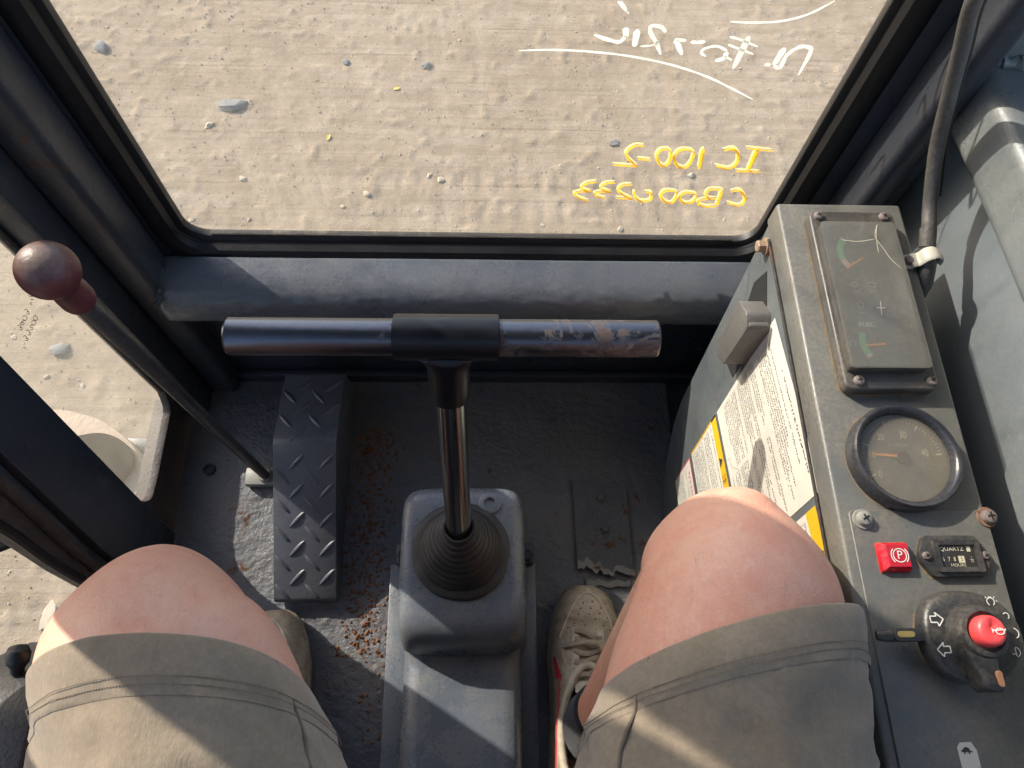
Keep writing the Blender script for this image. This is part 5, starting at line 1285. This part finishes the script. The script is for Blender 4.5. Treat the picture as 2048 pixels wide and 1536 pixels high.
# inner leg seams
def seam(fn, h, ang):
    k = int(ang / 360 * 96); return [fn(y, 0.0008)[k] for y in np.arange(h - 0.001, -0.30, -0.010)]
part('seam', join(tube(seam(Rf, 0.0230, 138), 0.0011, 6), tube(seam(Lff, 0.0020, 38), 0.0011, 6)), 'stitch', sho)

# trainers
DD = [0.0, 0.006, 0.018, 0.04, 0.07, 0.10, 0.135, 0.17, 0.21, 0.25, 0.274, 0.286]
WI = [0.012, 0.024, 0.0335, 0.0410, 0.0455, 0.0455, 0.0400, 0.0365, 0.0355, 0.0345, 0.027, 0.012]
WO = [0.012, 0.026, 0.0370, 0.0450, 0.0505, 0.0520, 0.0480, 0.0420, 0.0370, 0.0345, 0.027, 0.012]
HH = [0.022, 0.031, 0.0395, 0.0460, 0.0570, 0.0700, 0.0790, 0.0790, 0.0790, 0.0830, 0.0860, 0.074]
def lerp(d, T): return float(np.interp(d, DD, T))
SOLE = 0.026
class Shoe:
    def __init__(s, toe, heel, flip, zoff=0.001):
        s.o = Vector((toe[0], toe[1], zoff)); a = Vector((heel[0] - toe[0], heel[1] - toe[1])).normalized()
        s.ax = Vector((a.x, a.y, 0)); s.la = Vector((-a.y, a.x, 0)); s.f = flip
        if s.la.x < 0: s.la = -s.la
    def w(s, x, d, z): return tuple(s.o + s.ax * d + s.la * (x * s.f) + Vector((0, 0, z)))
    def surf(s, x, d, off=0.0):
        W = lerp(d, WO) if x > 0 else lerp(d, WI); q = min(0.999, abs(x) / W)
        crease = 0.0018 * math.sin((d - 0.040) * 340) * math.exp(-((d - 0.052) / 0.013) ** 2)
        wob = 0.0016 * mn.noise((x * 60, d * 60, 3.0 * s.f))
        return SOLE + (lerp(d, HH) - 0.006 + crease + wob) * (1 - q ** 2.7) ** 0.42 + off
    def build(s, parent, label, detail=True):
        ds = list(np.unique(np.concatenate([np.linspace(0.0, 0.02, 9), np.linspace(0.02, 0.272, 84), np.linspace(0.272, 0.286, 7)])))
        n = 44; V, F = [], []
        idx = {}
        for i, d in enumerate(ds):
            for k in range(n + 1):
                u = -math.cos(math.pi * k / n); W = lerp(d, WO) if u > 0 else lerp(d, WI)
                x = u * W * 0.995
                z = s.surf(x, d) if 0 < k < n else SOLE - 0.004
                idx[(i, k)] = len(V); V.append(s.w(x, d, z))
        def hole(d, x): return ((d - 0.180) / 0.072) ** 2 + (x / 0.0275) ** 2 < 1 or (0.068 < d < 0.13 and abs(x) < 0.0125)
        for i in range(len(ds) - 1):
            for k in range(n):
                dm = (ds[i] + ds[i + 1]) / 2; um = -math.cos(math.pi * (k + 0.5) / n); xm = um * (lerp(dm, WO) if um > 0 else lerp(dm, WI))
                if hole(dm, xm): continue
                F.append((idx[(i, k)], idx[(i + 1, k)], idx[(i + 1, k + 1)], idx[(i, k + 1)]))
        up = part('shoe', (V, F), 'shoe', parent, angle=None, label=label)
        # sole
        rings = []
        for z, e in ((0.0, -0.004), (0.003, 0.0), (0.012, 0.0025), (0.022, 0.0030), (0.027, 0.0018), (0.0295, -0.0006), (0.0285, -0.004)):
            r = []
            for d in np.linspace(0, 0.286, 50): r.append(s.w(lerp(d, WO) + e * (0.5 if d < 0.01 else 1), d - (e if d < 0.02 else (-e if d > 0.27 else 0)), z))
            for d in np.linspace(0.286, 0, 50): r.append(s.w(-lerp(d, WI) - e * (0.5 if d < 0.01 else 1), d - (e if d < 0.02 else (-e if d > 0.27 else 0)), z))
            rings.append(r)
        part('sole', loft(rings), 'sole', up, angle=0.8)
        # stitched toe cap edge and mudguard
        cap = []
        for a in np.linspace(-1, 1, 40):
            d = 0.012 + 0.062 * a * a; x = a * 0.040 * (1 if a > 0 else 0.9)
            cap.append(s.w(x, d, s.surf(x, d, 0.0006)))
        part('toe_overlay', tube(cap, 0.0016, 8), 'shoe_pale', up)
        pf = []
        for (x, d) in ((-0.018, 0.0281), (-0.006, 0.0265), (0.006, 0.0234), (0.018, 0.0312), (-0.022, 0.0390), (-0.010, 0.0343), (0.004, 0.0328), (0.016, 0.0390), (0.026, 0.0437), (-0.012, 0.0421), (0.002, 0.0413), (0.010, 0.0468), (-0.018, 0.0546), (0.022, 0.0546), (-0.004, 0.0562), (0.030, 0.0593), (0.012, 0.0608), (-0.026, 0.0608)):
            pf.append(ellip(s.w(x, d, s.surf(x, d, 0.0)), (0.0011, 0.0011, 0.0007), 6))
        part('perforation', join(*pf), 'shoe_dark', up, kind='stuff')
        # tongue, eyestays, laces, collar, red trim
        tg = []
        for d in np.linspace(0.064, 0.140, 16):
            tg.append([s.w(x, d, s.surf(x, d, -0.0025) + (0.010 if d > 0.120 else 0) * ((d - 0.120) / 0.020)) for x in np.linspace(-0.0165, 0.0165, 9)])
        Vt = [p for r in tg for p in r]; Ft = [(i * 9 + k, i * 9 + k + 1, (i + 1) * 9 + k + 1, (i + 1) * 9 + k) for i in range(15) for k in range(8)]
        part('tongue', (Vt, Ft), 'shoe_pale', up, angle=None)
        for sd in (-1, 1):
            es = []
            for d in np.linspace(0.060, 0.126, 12):
                es.append([s.w(sd * x, d, s.surf(sd * x, d, h)) for x, h in ((0.0115, -0.001), (0.0118, 0.0017), (0.0150, 0.0021), (0.0190, 0.0019), (0.0212, 0.0014), (0.0215, -0.001))])
            part('eyestay', loft(es), 'shoe_pale', up, angle=0.8)
        for j, d in enumerate(np.linspace(0.068, 0.122, 6)):
            pth = [s.w(x, d + 0.004 * math.sin(x * 120 + j), s.surf(x, d, 0.0036 + 0.0015 * math.cos(x * 90))) for x in np.linspace(-0.0180, 0.0180, 9)]
            part('lace', tube(pth, 0.0034, 8, flat=0.42), 'lace', up)
        lp1 = [s.w(*q) for q in ((-0.002, 0.118, 0.100), (0.012, 0.110, 0.106), (0.020, 0.092, 0.102), (0.010, 0.078, 0.096), (-0.012, 0.080, 0.092), (-0.034, 0.086, 0.078))]
        lp2 = [s.w(*q) for q in ((-0.034, 0.086, 0.078), (-0.030, 0.100, 0.082), (-0.022, 0.114, 0.088), (-0.006, 0.120, 0.099))]
        part('lace_bow', join(tube(lp1, 0.0030, 8, smooth=6, flat=0.35), tube(lp2, 0.0030, 8, smooth=6, flat=0.35)), 'lace', up)
        rim = []
        for a in np.linspace(0, 2 * math.pi, 48, endpoint=False):
            x, d = 0.0290 * math.cos(a), 0.182 + 0.075 * math.sin(a)
            rim.append(s.w(x, d, s.surf(x, d, 0.0015) + 0.004 * max(0, -math.sin(a))))
        rim.append(rim[0])
        part('collar', tube(rim, 0.0055, 10, caps=False), 'shoe_pale', up, angle=None)
        tr = []
        for sd in (-1, 1):
            P1 = [s.w(sd * x, d, s.surf(sd * x, d, 0.0009)) for d, x in ((0.120, 0.0335), (0.150, 0.0335), (0.18, 0.0330), (0.205, 0.0325), (0.235, 0.0315), (0.262, 0.028), (0.275, 0.022))]
            tr.append(tube(P1, 0.0014, 8, smooth=4, flat=0.5))
        part('red_trim', join(*tr), 'shoe_red', up)
        pt = []
        for d, xs in ((0.098, (0.0400, 0.0425)), (0.125, (0.0320, 0.0385))):
            pt.append([s.w(-x, d, s.surf(-x, d, 0.0012)) for x in np.linspace(xs[0], xs[1], 5)])
        Vp = [p for r in pt for p in r]
        part('red_panel', (Vp, [(k, k + 1, 5 + k + 1, 5 + k) for k in range(4)]), 'shoe_red', up)
        return up
Shoe((0.1450, 0.1480), (0.1180, -0.135), 1).build(per, 'dirty pale trainer on the right foot, laces tied')
Shoe((-0.2860, 0.1180), (-0.2640, -0.165), -1).build(per, 'dirty pale trainer half hidden under the left leg')
part('sock', tube([(0.1360, -0.036, 0.045), (0.1385, -0.030, 0.075), (0.1440, -0.021, 0.105), (0.1490, -0.014, 0.125)], lambda t: 0.0410 - 0.0010 * t, 28, smooth=5), 'sock', per, angle=None)
part('sock', tube([(-0.2650, -0.068, 0.045), (-0.2660, -0.063, 0.075), (-0.2672, -0.056, 0.108), (-0.2680, -0.049, 0.135)], lambda t: 0.0425 - 0.0015 * t, 28, smooth=5), 'sock', per, angle=None)
